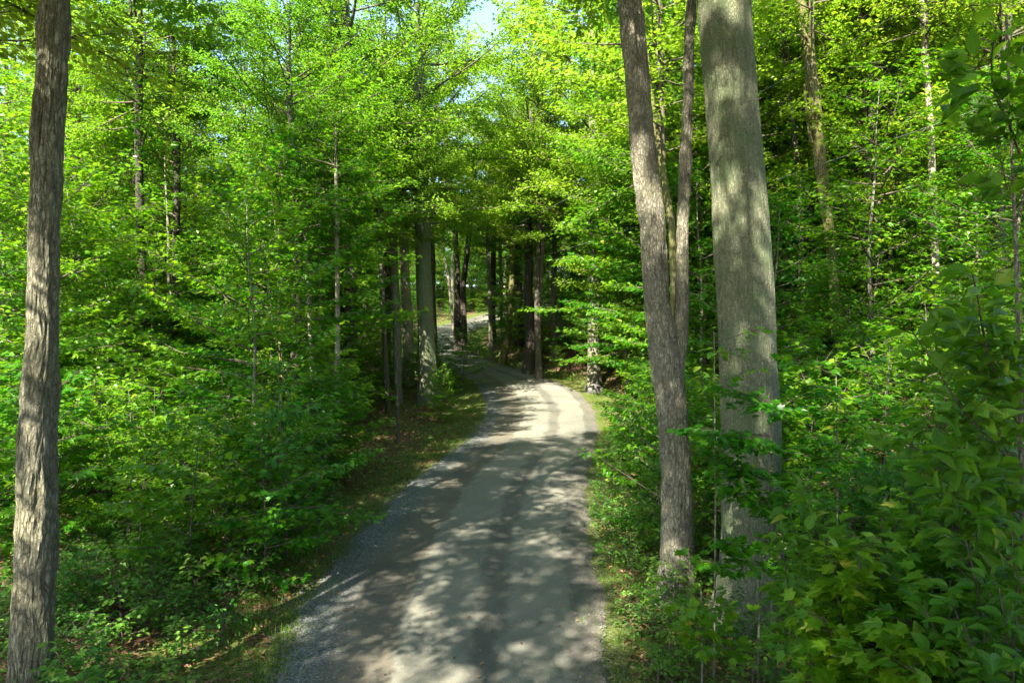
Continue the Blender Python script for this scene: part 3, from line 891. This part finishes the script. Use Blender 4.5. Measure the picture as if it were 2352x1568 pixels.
H([(2152, 810, 17), (2149, 609, 17), (2143, 462, 16), (2139, 336, 16), (2135, 252, 15), (2124, 126, 14), (2118, 0, 14), (2112, -100, 13)], 20, M_BK_PALE,
  'pale almost straight trunk furthest right in the upper wood', top=16, crown=2, crown_z=12.5, crown_s=0.8, bark=(9, 0.006, 1), seed=83, **MID)
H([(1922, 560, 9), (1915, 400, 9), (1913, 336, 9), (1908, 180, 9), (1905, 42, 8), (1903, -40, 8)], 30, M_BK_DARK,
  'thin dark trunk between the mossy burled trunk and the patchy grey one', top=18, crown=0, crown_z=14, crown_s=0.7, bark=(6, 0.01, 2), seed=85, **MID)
H([(1796, 560, 13), (1788, 450, 12), (1780, 350, 11), (1768, 180, 10), (1760, 60, 9)], 28, M_BK_DARK,
  'dark trunk half hidden behind the right flank of the thick ridged trunk', top=17, crown=2, crown_z=13, crown_s=0.7, bark=(6, 0.01, 2), seed=87, **MID)
H([(2095, 420, 13), (2080, 300, 12), (2068, 200, 11), (2060, 60, 10)], 30, M_BK_DARK,
  'dark slanting trunk left of the pale straight one in the upper right', top=18, crown=1, crown_z=14, crown_s=0.75, bark=(6, 0.01, 2), seed=89, **MID)
H([(2185, 420, 12), (2178, 280, 11), (2172, 140, 10), (2168, 0, 9)], 30, M_BK_GREY,
  'shaded grey trunk right of the pale straight one', top=18, crown=3, crown_z=14, crown_s=0.75, bark=(6, 0.01, 2), seed=91, **MID)

# ------------------------------------------------------------------ the wood around: copies of whole trees
hero_xy = [(o.location.x, o.location.y) for o in bpy.data.objects if o.type == 'EMPTY']
taken = []
WEDGE = [(860, 1262, 48), (1040, 1110, 66), (1440, 1600, 19), (298, 430, 25), (690, 792, 20.5), (1785, 1935, 18.5), (1965, 2020, 15), (2105, 2165, 15)]
RS = np.random.RandomState(99)


def px_of(x, y): return CX + F * x / max(y, 0.5)


def blocked(x, y, rad, kinds=WEDGE):
    if y < 1: return False
    p = px_of(x, y); w = F * rad / y
    for a, b, ym in kinds:
        if y < ym and p + w > a and p - w < b: return True
    return False


def tree_at(kind, x, y, group, label, s=None, low=None, dense=True, pool=None):
    z = float(ground_z(x, y))
    rz = RS.rand() * 6.28
    if kind == 'canopy':
        s = s or RS.uniform(0.82, 1.15)
        e = empty('forest_tree', (x, y, z), rz, s)
        tag(e, label, 'tree', group)
        k = RS.randint(4)
        place('trunk', CTR[RS.choice([0, 0, 1, 2, 2, 3])], e)
        place('crown', CAND[k % 3] if low is not None and dense else (pool or CAN)[k % 3], e, (0, 0, RS.uniform(4.5, 7.5) if low is None else low), RS.rand() * 6)
    elif kind == 'under':
        s = s or RS.uniform(0.75, 1.2)
        e = empty('young_tree', (x, y, z), rz, s)
        tag(e, label, 'young tree', group)
        place('trunk', UTR[RS.randint(3)], e)
        place('crown', UND[RS.randint(4)], e)
    elif kind == 'sap':
        s = s or RS.uniform(0.55, 1.15)
        e = empty('sapling', (x, y, z), rz, s)
        tag(e, label, 'sapling', group)
        place('stem', STR[RS.randint(2)], e)
        place('crown', SAP[RS.randint(4)], e)
    return e


def scatter(kind, n, xr, yr, mind, clear, rad, group, label, wedge=True, cond=None, slack=0.0, tries=40, sr=None):
    c = 0
    for _ in range(n * tries):
        if c >= n: break
        y = RS.uniform(*yr); x = RS.uniform(*xr)
        if abs(x) > 0.80 * y + slack: continue
        if road_d(x, y) < clear: continue
        if wedge and blocked(x, y, rad): continue
        if cond and not cond(x, y): continue
        if any((x - a) ** 2 + (y - b) ** 2 < mind ** 2 for a, b, k in taken if k == kind): continue
        if any((x - a) ** 2 + (y - b) ** 2 < 0.8 ** 2 for a, b in hero_xy): continue
        taken.append((x, y, kind)); c += 1
        tree_at(kind, x, y, group, label, RS.uniform(*sr) if sr else None)
    return c


CNT = {}
# trees added near and behind the camera, trunks out of frame, to throw dapples
over = [(-3.9, -3.3, .95, 0), (-7.2, -4.6, .9, 0), (-7.3, 2.0, .85, 0), (-7.4, 7.6, .9, 1), (-11.0, 12.3, 1.1, 0), (-12, -2.5, 1.0, 0),
        (-2.3, -8.4, 1.0, 1), (2.2, -9.5, 1.0, 0), (6, -6.5, 1.0, 1), (1.5, -4.2, .9, 1),
        (5.2, 1.4, .85, 0), (8.8, 3.5, .95, 0), (13, 13, 1.0, 0)]
for k, (x, y, s, dn) in enumerate(over):
    e = tree_at('canopy', x, y, 'tall trees added to shade the road from beside the camera', 'tall tree added beside the viewpoint for shade, its leafy crown above the picture', s, 8.0, bool(dn), CANC)
    taken.append((x, y, 'canopy'))
for x, y, lw in [(-1.9, -0.9, 13.0), (3.1, -1.5, 13.0)]:  # unseen pair added with high crowns to shade the right-hand trunks
    tree_at('canopy', x, y, 'tall trees added to shade the road from beside the camera', 'tall tree added beside the viewpoint for shade, its leafy crown above the picture', 1.0, lw, False, CANC)
# crowns that close the view over the road
for x, y, s, lw in [(-7.6, 24, .85, 7.5), (-7.8, 33, 1.45, 6.5), (5.9, 27, 1.05, 7.0), (7.0, 31.5, 1.5, 6.0), (1.2, 48, 1.4, 6.5)]:
    tree_at('canopy', x, y, 'trees whose crowns close over the road', 'tall tree whose bright crown closes the view above the road', s, lw, y < 28)
    taken.append((x, y, 'canopy'))
for x, y, s in [(-8.8, 34.5, 1.1), (-1.9, 68, 1.35), (1.8, 45.5, 1.25), (-6.0, 51.5, 1.45), (6.5, 36.5, 1.15), (5.0, 41.5, 1.65), (9.5, 37, 1.1), (3.2, 52, 1.2), (8.0, 50, 1.1), (0.5, 60, 1.2), (-8.5, 47, 1.5), (-7.5, 56, 1.5), (-11, 40, 1.05),
                (5.5, 62, 1.2), (-2.5, 84, 1.25), (1.5, 76, 1.2), (-11.5, 66, 1.2), (-10, 78, 1.2), (12.5, 45, 1.1), (6.5, 70, 1.2), (-1, 100, 1.3), (-9, 104, 1.3), (-15, 96, 1.3)]:
    tree_at('canopy', x, y, 'trees whose crowns close over the road', 'tall tree whose bright crown closes the view above the far road', s, RS.uniform(4.5, 7), y < 44)
    taken.append((x, y, 'canopy'))
CNT['canopy side'] = scatter('canopy', 22, (8, 34), (22, 42), 3.4, 3.0, 0.4, 'canopy trees of the near wood', 'leafy canopy tree in the near wood behind the roadside thicket', cond=lambda x, y: True)
CNT['canopy left'] = scatter('canopy', 12, (-38, -6), (31, 44), 4.2, 3.0, 0.4, 'canopy trees of the near wood', 'leafy canopy tree in the near wood behind the roadside thicket')
CNT['canopy mid'] = scatter('canopy', 58, (-56, 56), (44, 78), 4.4, 2.6, 0.4, 'canopy trees of the middle wood', 'leafy canopy tree standing in the middle of the wood', cond=lambda x, y: True)
CNT['canopy far'] = scatter('canopy', 90, (-100, 100), (80, 128), 4.6, 2.0, 0.4, 'canopy trees of the far wood', 'distant canopy tree at the back of the wood', wedge=False)
# tall slender understory trees fill the upper picture
for x, y, s in [(-7.2, 21, 1.15), (-6.6, 17.5, 1.0), (-13.8, 27.5, 1.6), (-15.5, 20.0, 1.3), (7.6, 26.5, 1.4), (8.6, 31, 1.6), (6.8, 34, 1.4),
                (6.4, 23, 1.1), (9.8, 29, 1.5), (13, 30, 1.5), (-16.5, 22, 1.5), (16.5, 27, 1.5), (-18, 28, 1.6), (6.2, 37, 1.6), (-8.5, 30, 1.7)]:
    tree_at('under', x, y, 'tall young trees over the thicket', 'tall slender young tree rising above the thicket', s)
    taken.append((x, y, 'under'))
for Yq in (29, 32.5, 36, 39, 42, 45, 48.5, 52, 56, 60):
    xq = max(float(road_r(Yq)) + 2.3, 0.055 * Yq + 2.0) + RS.uniform(0, 0.8)
    tree_at('under', xq, Yq, 'young trees lining the right side of the bend', 'young tree with bright leaves on the bank right of the bend', RS.uniform(0.7, 1.0))
    taken.append((xq, Yq, 'under'))
CNT['under left'] = scatter('under', 66, (-34, -3), (14.5, 45), 2.1, 1.9, 2.6, 'young trees in the thicket left of the road', 'young leafy tree in the sunlit thicket left of the road')
CNT['under right'] = scatter('under', 48, (3, 36), (13.5, 45), 2.3, 3.3, 2.4, 'young trees on the bank right of the road', 'young leafy tree on the bank right of the road')
CNT['under far'] = scatter('under', 100, (-60, 60), (45, 90), 2.6, 1.8, 1.6, 'young trees beyond the bend', 'young leafy tree in the wood beyond the road bend')
CNT['under back'] = scatter('under', 50, (-30, 30), (92, 128), 2.6, 1.6, 1.6, 'young trees at the back', 'small leafy tree closing the view at the back of the wood', wedge=False)
WEDGE[:] = [(840, 1262, 40), (1460, 1600, 12)]
CNT['back wall'] = scatter('under', 48, (-24, 22), (108, 140), 2.2, 2.0, 1.6, 'young trees at the back', 'small leafy tree closing the view at the back of the wood', wedge=False, sr=(1.3, 2.0))
CNT['sap back'] = scatter('sap', 45, (-16, 12), (92, 128), 1.4, 0.8, 1.0, 'saplings at the far end of the road', 'distant sapling where the road disappears', wedge=False)
CNT['sap left'] = scatter('sap', 125, (-22, -2.6), (11.2, 30), 1.0, 0.8, 0.9, 'saplings under the trees left of the road', 'leafy sapling in the undergrowth left of the road', cond=lambda x, y: not (840 < px_of(x, y) < 1000 and y > 17))
CNT['sap right'] = scatter('sap', 90, (2.5, 24), (9.5, 30), 1.0, 1.3, 0.6, 'saplings on the bank right of the road', 'leafy sapling in the undergrowth right of the road', wedge=True)
CNT['sap bend'] = scatter('sap', 90, (-16, 16), (30, 72), 1.1, 0.6, 0.9, 'saplings near the road bend', 'leafy sapling by the bend of the road', wedge=False)


def seedlings(n, xr, yr, clear, mx, group, label):
    c = 0
    for _ in range(n * 40):
        if c >= n: break
        y = RS.uniform(*yr); x = RS.uniform(*xr)
        d = road_d(x, y)
        if d < clear or d > mx or abs(x) > 0.78 * y + 0.3: continue
        e = empty('seedling', (x, y, float(ground_z(x, y))), RS.rand() * 6.28, RS.uniform(0.55, 1.35))
        tag(e, label, 'seedling', group)
        place('foliage', SEED[RS.randint(4)], e)
        c += 1


seedlings(146, (-12, 0), (5.5, 17), 0.9, 5, 'seedlings on the left forest floor', 'small leafy seedling on the forest floor left of the road')
seedlings(150, (1, 12), (7.0, 26), 0.3, 4.5, 'seedlings on the right forest floor', 'small leafy seedling on the forest floor right of the road')
print('PLACED', CNT)

# ------------------------------------------------------------------ uncountable cover
def scatter_xy(n, xr, yr, dens, rs):
    x = rs.uniform(*xr, n); y = rs.uniform(*yr, n) 
    k = rs.rand(n) < dens(x, y)
    return x[k], y[k]


rs = np.random.RandomState(5)
mb = Mesh()
x, y = scatter_xy(260000, (-18, 16), (4.5, 34), lambda x, y: (np.abs(x) < 0.8 * y + 0.5) * (road_d(x, y) > 0.25) * np.clip(9.0 / y, 0, 1) * (0.35 + 0.65 * (gnoise(x, y, 0.8, 21) > 0.45)), rs)
n = len(x); z = ground_z(x, y) + 0.012 + 0.03 * rs.rand(n)
Nn = norm(np.array([0, 0, 1.0]) + rs.normal(0, 0.45, (n, 3))); az = rs.rand(n) * 6.28
add_leaves(mb, np.stack([x, y, z], 1), Nn, np.stack([np.cos(az), np.sin(az), 0 * az], 1), rs.uniform(0.05, 0.10, n), T_OV, 0, rs.rand(n), rs=rs)
n = 420; y = rs.uniform(6.5, 34, n); u = rs.rand(n); x = road_l(y) * (1 - u) + road_r(y) * u
z = road_z(y) + 0.035 * np.sin(np.clip(-road_d(x, y), 0, 2) / 2 * 1.57) + 0.055; az = rs.rand(n) * 6.28
add_leaves(mb, np.stack([x, y, z], 1), norm(np.array([0, 0, 1.0]) + rs.normal(0, 0.3, (n, 3))), np.stack([np.cos(az), np.sin(az), 0 * az], 1), rs.uniform(0.03, 0.07, n), T_OV, 0, rs.rand(n), rs=rs)
tag(place('leaf_litter', mb.build('leaf_litter', [M_DEAD])), 'brown fallen leaves covering the forest floor', 'leaf litter', kind='stuff')
print('litter', n)

mb = Mesh()


def low_d(x, y):
    d = road_d(x, y); left = x < 0
    band = np.clip((d - np.where(left, 0.9, 0.35)) / 0.8, 0, 1)
    return (np.abs(x) < 0.8 * y + 0.5) * band * np.clip(12.0 / y, 0, 1) * np.clip((gnoise(x, y, 1.1, 31) * 0.6 + gnoise(x, y, 0.35, 32) * 0.4 - 0.30) * 4, 0.08, 1)


x, y = scatter_xy(520000, (-22, 22), (4.5, 48), low_d, rs)
n = len(x); z = ground_z(x, y) + 0.03 + 0.25 * rs.rand(n) ** 1.6 * (0.4 + gnoise(x, y, 1.5, 33))
Nn = norm(np.array([0, 0, 1.0]) + rs.normal(0, 0.3, (n, 3))); az = rs.rand(n) * 6.28
add_leaves(mb, np.stack([x, y, z], 1), Nn, np.stack([np.cos(az), np.sin(az), -0.1 + 0 * az], 1), rs.uniform(0.04, 0.10, n), T_MAP, 0, rs.rand(n) * 0.95, rs=rs)
x, y = scatter_xy(90000, (-32, 32), (44, 128), lambda x, y: (road_d(x, y) > 0.7) * np.clip((gnoise(x, y, 2.2, 35) - 0.3) * 4, 0.1, 1), rs)
m_ = len(x); z = ground_z(x, y) + 0.05 + 0.5 * rs.rand(m_) ** 1.5
az = rs.rand(m_) * 6.28
add_leaves(mb, np.stack([x, y, z], 1), norm(np.array([0, 0, 1.0]) + rs.normal(0, 0.4, (m_, 3))), np.stack([np.cos(az), np.sin(az), 0 * az], 1), rs.uniform(0.12, 0.24, m_), T_OV, 0, rs.rand(m_) * 0.95, rs=rs)
print('low', n, m_)
tag(place('ground_cover', mb.build('ground_cover', [M_LOW])), 'low green leaves carpeting the ground under the trees', 'ground cover', kind='stuff')

mb = Mesh()
x, y = scatter_xy(620000, (-8, 8), (4.5, 40), lambda x, y: (np.abs(x) < 0.8 * y) * np.exp(-((road_d(x, y) - 0.55) / 0.75) ** 2) * np.clip(11.0 / y, 0, 1) * np.clip((gnoise(x, y, 0.5, 41) - 0.25) * 2, 0, 1), rs)
n = len(x); z = ground_z(x, y)
az = rs.rand(n) * 6.28; hh = rs.uniform(0.03, 0.14, n) * (0.5 + gnoise(x, y, 0.7, 42)); ln = rs.normal(0, 0.5, (n, 2)) * hh[:, None]
w = 0.0045
b = np.stack([x, y, z], 1); c = np.stack([np.cos(az), np.sin(az), 0 * az], 1) * w
tip = b + np.stack([ln[:, 0], ln[:, 1], hh], 1)
midp = b + np.stack([ln[:, 0] * 0.35, ln[:, 1] * 0.35, hh * 0.6], 1)
V = np.stack([b - c, b + c, midp + c * 0.8, tip, midp - c * 0.8], 1).reshape(-1, 3)
mb.add(V, (np.array([[0, 1, 2, 4]])[None] + (np.arange(n) * 5)[:, None, None]).reshape(-1, 4), 0, False, rs.rand(n))
mb2i = (np.array([[4, 2, 3]])[None] + (np.arange(n) * 5)[:, None, None]).reshape(-1, 3)
mb.f.append(mb2i); mb.m.append(np.zeros(n, int)); mb.s.append(np.zeros(n, bool)); mb.r.append(mb.r[0])
tag(place('grass', mb.build('grass', [M_GRASS])), 'short grass and moss growing along both road edges', 'grass', kind='stuff')
print('grass', n)

# loose stones along the gravelly edges
mb = Mesh()
oc = np.array([(1, 0, 0), (0, 1, 0), (-1, 0, 0), (0, -1, 0), (0, 0, 1), (0, 0, -1)], float)
of = np.array([[0, 1, 4], [1, 2, 4], [2, 3, 4], [3, 0, 4], [1, 0, 5], [2, 1, 5], [3, 2, 5], [0, 3, 5]])


def grav_d(x, y):
    l, r = road_l(y), road_r(y); u = (x - l) / (r - l)
    return ((u > -0.12) & (u < 1.1)) * (np.exp(-((u - 0.05) / 0.09) ** 2) + 0.35 * np.exp(-((u - 0.98) / 0.06) ** 2) + 0.015) * np.clip(9.0 / y, 0, 1)


x, y = scatter_xy(190000, (-4, 3), (5.5, 30), grav_d, rs)
n = len(x); s = rs.uniform(0.006, 0.016, n) * (1 + (rs.rand(n) < 0.03) * 1.0)
z = road_z(y) + 0.035 * np.sin(np.clip(-road_d(x, y), 0, 2) / 2 * 1.57) + 0.036
z = np.where(road_d(x, y) > 0, ground_z(x, y) + 0.01, z)
sc3 = rs.uniform(0.6, 1.3, (n, 6, 1))
V = np.stack([x, y, z], 1)[:, None] + oc[None] * sc3 * s[:, None, None] * np.array([1.2, 1.0, 0.8])
mb.add(V.reshape(-1, 3), (of[None] + (np.arange(n) * 6)[:, None, None]).reshape(-1, 3), 0, False, np.repeat(rs.rand(n), 8))
tag(place('gravel', mb.build('gravel', [M_STONE])), 'loose grey gravel along the left road edge', 'gravel', kind='stuff')
print('gravel', n)

# ------------------------------------------------------------------ broad-leaved shrubs at the lower right
def custom_shrub(name, base, limbs, P, leaf, label, cat, seed, stem=None, stem_r=0.02, stem_m=None, group=None):
    """limbs: (start, end) world points; foliage grows along each"""
    rs = np.random.RandomState(seed)
    e = empty(name, base)
    tag(e, label, cat, group)
    b = np.array(base)
    if stem is not None:
        mbs = Mesh()
        stem = np.array(stem, float)
        add_tube(mbs, stem - b, np.linspace(stem_r, stem_r * 0.35, len(stem)), 10, 0)
        place('stem', mbs.build('stem', [stem_m or M_BK_TWIN]), e)
    mb = Mesh()
    for s, t in limbs:
        s = np.array(s, float); t = np.array(t, float)
        d = t - s; ln = np.linalg.norm(d)
        spray(mb, s - b, d / ln, ln, rs, P)
    place('foliage', mb.build('foliage', [leaf, M_TWIG], uv=len(P['tpl']) > 2), e)
    return e


P_LAY = dict(P_SAPM, size=0.13, ls=0.030, l2=0.42, sp=0.09)
P_BIG = dict(rl=0.008, sp=0.085, l2=0.30, ls=0.040, spread=0.045, size=0.135, tpl=T_BIG, vj=0.035, nj=0.6, drop=0.03, rt=0.003, lift=0.05, t0=0.12, ldz=0.3, nout=0.1, smooth=True)
rs = np.random.RandomState(77)


def fan(root_px, tips, Y0, jitter=0.35):
    out = []
    for (x, y, Y) in tips:
        out.append((at(root_px[0], root_px[1] + rs.uniform(-60, 60), Y0), at(x, y, Y)))
    return out


# the slim tree just outside the right edge, its boughs reaching into the picture
Yb = 4.6
sb = at(2345, 1000, Yb); gz = float(ground_z(sb[0] + 0.05, Yb))
stem = [(sb[0] + 0.06, Yb, gz - 0.1), (sb[0] + 0.05, Yb, 1.6), (sb[0], Yb, sb[2]), (sb[0] - 0.02, Yb, 4.3), (sb[0] - 0.05, Yb, 5.2), (sb[0] - 0.1, Yb, 6.4)]
limbs = [(at(2345, 950, 4.6), at(2110, 735, 3.9)), (at(2345, 980, 4.6), at(2150, 760, 4.2)), (at(2350, 900, 4.6), at(2290, 740, 4.1)),
         (at(2345, 1080, 4.6), at(2090, 860, 4.0)), (at(2348, 1180, 4.6), at(2060, 1030, 3.8)), (at(2345, 1200, 4.6), at(2160, 1040, 4.1)),
         (at(2345, 360, 4.6), at(2240, 60, 4.0)), (at(2350, 300, 4.6), at(2290, 230, 4.0)),
         (at(2345, 500, 4.6), at(2250, 340, 4.6)), (at(2345, 1300, 4.6), at(2180, 1170, 3.9)), (at(2350, 1340, 4.6), at(2230, 1300, 4.0)),
         (at(2345, 1100, 4.6), at(2260, 900, 4.4))]
custom_shrub('broadleaf_tree', (stem[0][0], Yb, gz), limbs, dict(P_BIG, size=0.15), M_BIG, 'slim broad leaved tree at the right edge, its large glossy leaves reaching into the picture', 'tree', 201, stem, 0.022)

# dense shrubs filling the lower right corner
corner = [
    ((2010, 5.6), [(1775, 1170, 5.2), (1850, 1230, 5.2), (1800, 1260, 5.0), (1880, 1150, 5.6), (1960, 1180, 5.3), (2040, 1160, 5.2), (1930, 1260, 5.0), (1990, 1300, 4.8)], 'wide leaved shrub whose tips cross the foot of the thick ridged trunk'),
    ((2180, 5.0), [(2020, 1330, 4.6), (2080, 1250, 4.7), (2150, 1230, 4.6), (2060, 1400, 4.3), (2150, 1350, 4.2), (2210, 1280, 4.5), (2120, 1430, 4.1), (2250, 1380, 4.2)], 'dense dark green shrub in the middle of the lower right corner'),
    ((2330, 4.3), [(2200, 1420, 3.8), (2260, 1330, 3.8), (2310, 1250, 3.9), (2230, 1500, 3.6), (2300, 1430, 3.5), (2340, 1350, 3.6), (2180, 1520, 3.7), (2290, 1540, 3.4)], 'shrub with the largest leaves in the bottom right corner'),
    ((2050, 4.9), [(1900, 1400, 4.6), (1960, 1450, 4.4), (2020, 1470, 4.2), (2080, 1500, 4.1), (1880, 1480, 4.5), (2110, 1540, 3.9), (1990, 1530, 4.2)], 'low shrub spreading along the bottom edge right of the thick trunk'),
    ((2240, 6.6), [(2020, 1000, 6.2), (2080, 960, 6.4), (2150, 930, 6.0), (2000, 1080, 6.0), (2100, 1060, 5.9), (2200, 1020, 5.8), (2260, 960, 6.0), (2190, 1100, 5.6), (2060, 1140, 5.7)], 'tall leafy shrub behind the slim broad leaved tree'),
]
for k, ((bx, by), tips, lab) in enumerate(corner):
    X = (bx - CX) / F * by; z0 = float(ground_z(X, by))
    limbs = []
    for (tx, ty, tY) in tips:
        t = at(tx, ty, tY)
        for q in range(2):
            tt = t + rs.normal(0, 0.13, 3)
            s = np.array([X + 0.35 * (tt[0] - X), by + 0.3 * (tt[1] - by), z0 + (tt[2] - z0) * 0.62]) + rs.normal(0, 0.05, 3)
            limbs.append((s, tt))
        limbs.append((np.array([X, by, z0 + 0.05]), np.array([X + 0.5 * (t[0] - X), by + 0.5 * (t[1] - by), z0 + (t[2] - z0) * 0.75])))
    custom_shrub('shrub', (X, by, z0), limbs, P_LAY if k in (1, 3) else dict(P_BIG, size=0.118, ls=0.046), M_UND if k in (1, 3) else M_BIG, lab, 'shrub', 210 + k,
                 [(X, by, z0 - 0.05), (X, by, z0 + 0.4), (X - 0.03, by, z0 + 0.9)], 0.015)

# saplings with layered leaves in front of the trunk pair
P_OVL = dict(P_SAP, size=0.13, ls=0.055, l2=0.34, sp=0.12, spread=0.05, nj=0.22)
front = [
    ((1640, 8.6), [(1740, 760, 8.2), (1700, 790, 8.0), (1590, 880, 8.2), (1740, 860, 8.3)], P_OVL, 'sapling with paired oval leaflets hanging before the thick ridged trunk', 1.0),
    ((1770, 8.4), [(1600, 960, 8.0), (1650, 1000, 8.2), (1850, 950, 8.2), (1900, 900, 8.5), (1720, 1010, 7.8), (1680, 900, 8.0), (1760, 930, 7.9), (1690, 1080, 7.7), (1790, 1180, 7.6), (1560, 1060, 7.9), (1640, 1130, 7.7), (1820, 1080, 8.0), (1900, 1010, 8.4), (1760, 1130, 7.8), (1880, 1150, 7.9)], P_LAY, 'maple sapling spreading flat tiers of leaves across both right hand trunks', 1.0),
    ((1920, 8.8), [(1830, 830, 8.5), (1980, 820, 8.8), (1870, 900, 8.5), (2020, 900, 8.6), (1960, 960, 8.2), (2060, 1000, 8.5), (1880, 1020, 8.2), (1980, 1080, 8.3)], P_LAY, 'maple sapling with shaded tiers right of the thick ridged trunk', 1.0),
    ((1740, 8.2), [(1640, 1240, 7.8), (1700, 1290, 7.6), (1780, 1250, 7.7), (1840, 1290, 7.8), (1600, 1300, 7.9)], P_LAY, 'low maple sapling at the foot of the thick ridged trunk', 1.0),
    ((1900, 7.0), [(1820, 1330, 6.6), (1760, 1380, 6.5), (1860, 1420, 6.3), (1930, 1350, 6.5), (1800, 1470, 6.3), (1900, 1500, 6.2)], P_LAY, 'maple seedling clump near the bottom edge below the thick trunk', 1.0),
    ((1610, 7.9), [(1560, 1400, 7.7), (1640, 1380, 7.5), (1700, 1420, 7.4), (1620, 1460, 7.4), (1680, 1490, 7.2)], P_LAY, 'maple seedling at the foot of the forked tree', 1.0),
]
for k, ((bx, by), tips, Pp, lab, q) in enumerate(front):
    X = (bx - CX) / F * by; z0 = float(ground_z(X, by))
    zt = max(at(a, b, c)[2] for a, b, c in tips)
    limbs = []
    for (tx, ty, tY) in tips:
        t = at(tx, ty, tY)
        s = np.array([X, by, max(z0 + 0.1, t[2] - 0.25 * np.hypot(t[0] - X, t[1] - by))])
        limbs.append((s, t))
    custom_shrub('sapling', (X, by, z0), limbs, Pp, M_UND, lab, 'sapling', 230 + k,
                 [(X, by, z0 - 0.05), (X + 0.02, by, z0 + (zt - z0) * 0.5), (X, by, zt)], 0.016)

# ------------------------------------------------------------------ fallen wood, stones, wires
def stick(name, pts, r, m, label, cat, branches=()):
    b = np.array(pts[0], float)
    mb = Mesh()
    P_ = np.array(pts, float)
    add_tube(mb, P_ - b, np.linspace(r, r * 0.4, len(P_)), 8, 0)
    for br in branches:
        add_tube(mb, np.array(br, float) - b, np.linspace(r * 0.5, r * 0.15, len(br)), 6, 0)
    o = place(name, mb.build(name, [m]), None, tuple(b))
    tag(o, label, cat)


def g3(x, y, dz=0.03): return (x, y, float(ground_z(x, y)) + dz)


stick('fallen_branch', [g3(-7.9, 12.9, .05), g3(-7.0, 13.1, .10), g3(-6.1, 12.9, .07), g3(-5.2, 12.6, .05)], 0.05, M_BK_TWIN, 'fallen branch lying in the leaf litter left of the road', 'branch',
      [(g3(-7.0, 13.1, .10), g3(-6.6, 13.6, .35), g3(-6.3, 13.9, .5))])
stick('fallen_branch', [g3(-9.2, 15.5, .5), g3(-8.3, 15.2, .9), g3(-7.5, 15.1, 1.1), g3(-6.6, 15.3, 1.0)], 0.022, M_BK_PALE, 'bare pale twiggy branch caught in the left thicket', 'branch',
      [(g3(-8.3, 15.2, .9), g3(-7.9, 15.0, 1.35)), (g3(-7.5, 15.1, 1.1), g3(-7.0, 15.0, 1.5), g3(-6.7, 15.0, 1.6))])
stick('fallen_branch', [g3(2.4, 8.0, .03), g3(2.0, 8.35, .05), g3(1.75, 8.9, .03)], 0.014, M_BK_TWIN, 'short stick on the ground near the foot of the forked tree', 'branch')


def boulder(pos, s, label, seed):
    rs = np.random.RandomState(seed)
    import bmesh
    bm = bmesh.new(); bmesh.ops.create_icosphere(bm, subdivisions=3, radius=1)
    for v in bm.verts:
        n = v.co.normalized()
        k = 1 + 0.22 * math.sin(3 * n.x + seed) * math.cos(2.5 * n.y + seed) + 0.12 * math.sin(7 * n.z + 5 * n.x + seed)
        v.co = Vector((n.x * s[0] * k, n.y * s[1] * k, n.z * s[2] * k))
    me = bpy.data.meshes.new('stone'); bm.to_mesh(me); bm.free()
    me.materials.append(M_STONE)
    for p in me.polygons: p.use_smooth = True
    tag(place('stone', me, None, pos), label, 'stone')


q = at(1388, 886, 40); boulder(g3(float(road_r(40.0)) + 0.9, 40.0, 0.15), (0.55, 0.4, 0.42), 'dark stone at the right verge on the outside of the bend', 3)

# two overhead wires slung through the wood
for k, (pa, pb, sag, lab) in enumerate([
        ((at(1066, 634, 64), at(2420, 190, 13)), None, 0.9, 'lower of the two pale wires slung through the wood'),
        ((at(1072, 564, 64), at(2050, 40, 13)), None, 0.9, 'upper of the two pale wires slung through the wood')]):
    a_, b_ = pa
    t = np.linspace(0, 1, 60)
    P_ = a_[None] * (1 - t)[:, None] + b_[None] * t[:, None]
    P_[:, 2] -= sag * 4 * t * (1 - t) * 0.4
    mb = Mesh(); add_tube(mb, P_ - a_, np.full(60, 0.0045), 5, 0)
    tag(place('wire', mb.build('wire', [M_WIRE]), None, tuple(a_)), lab, 'wire', 'overhead wires')
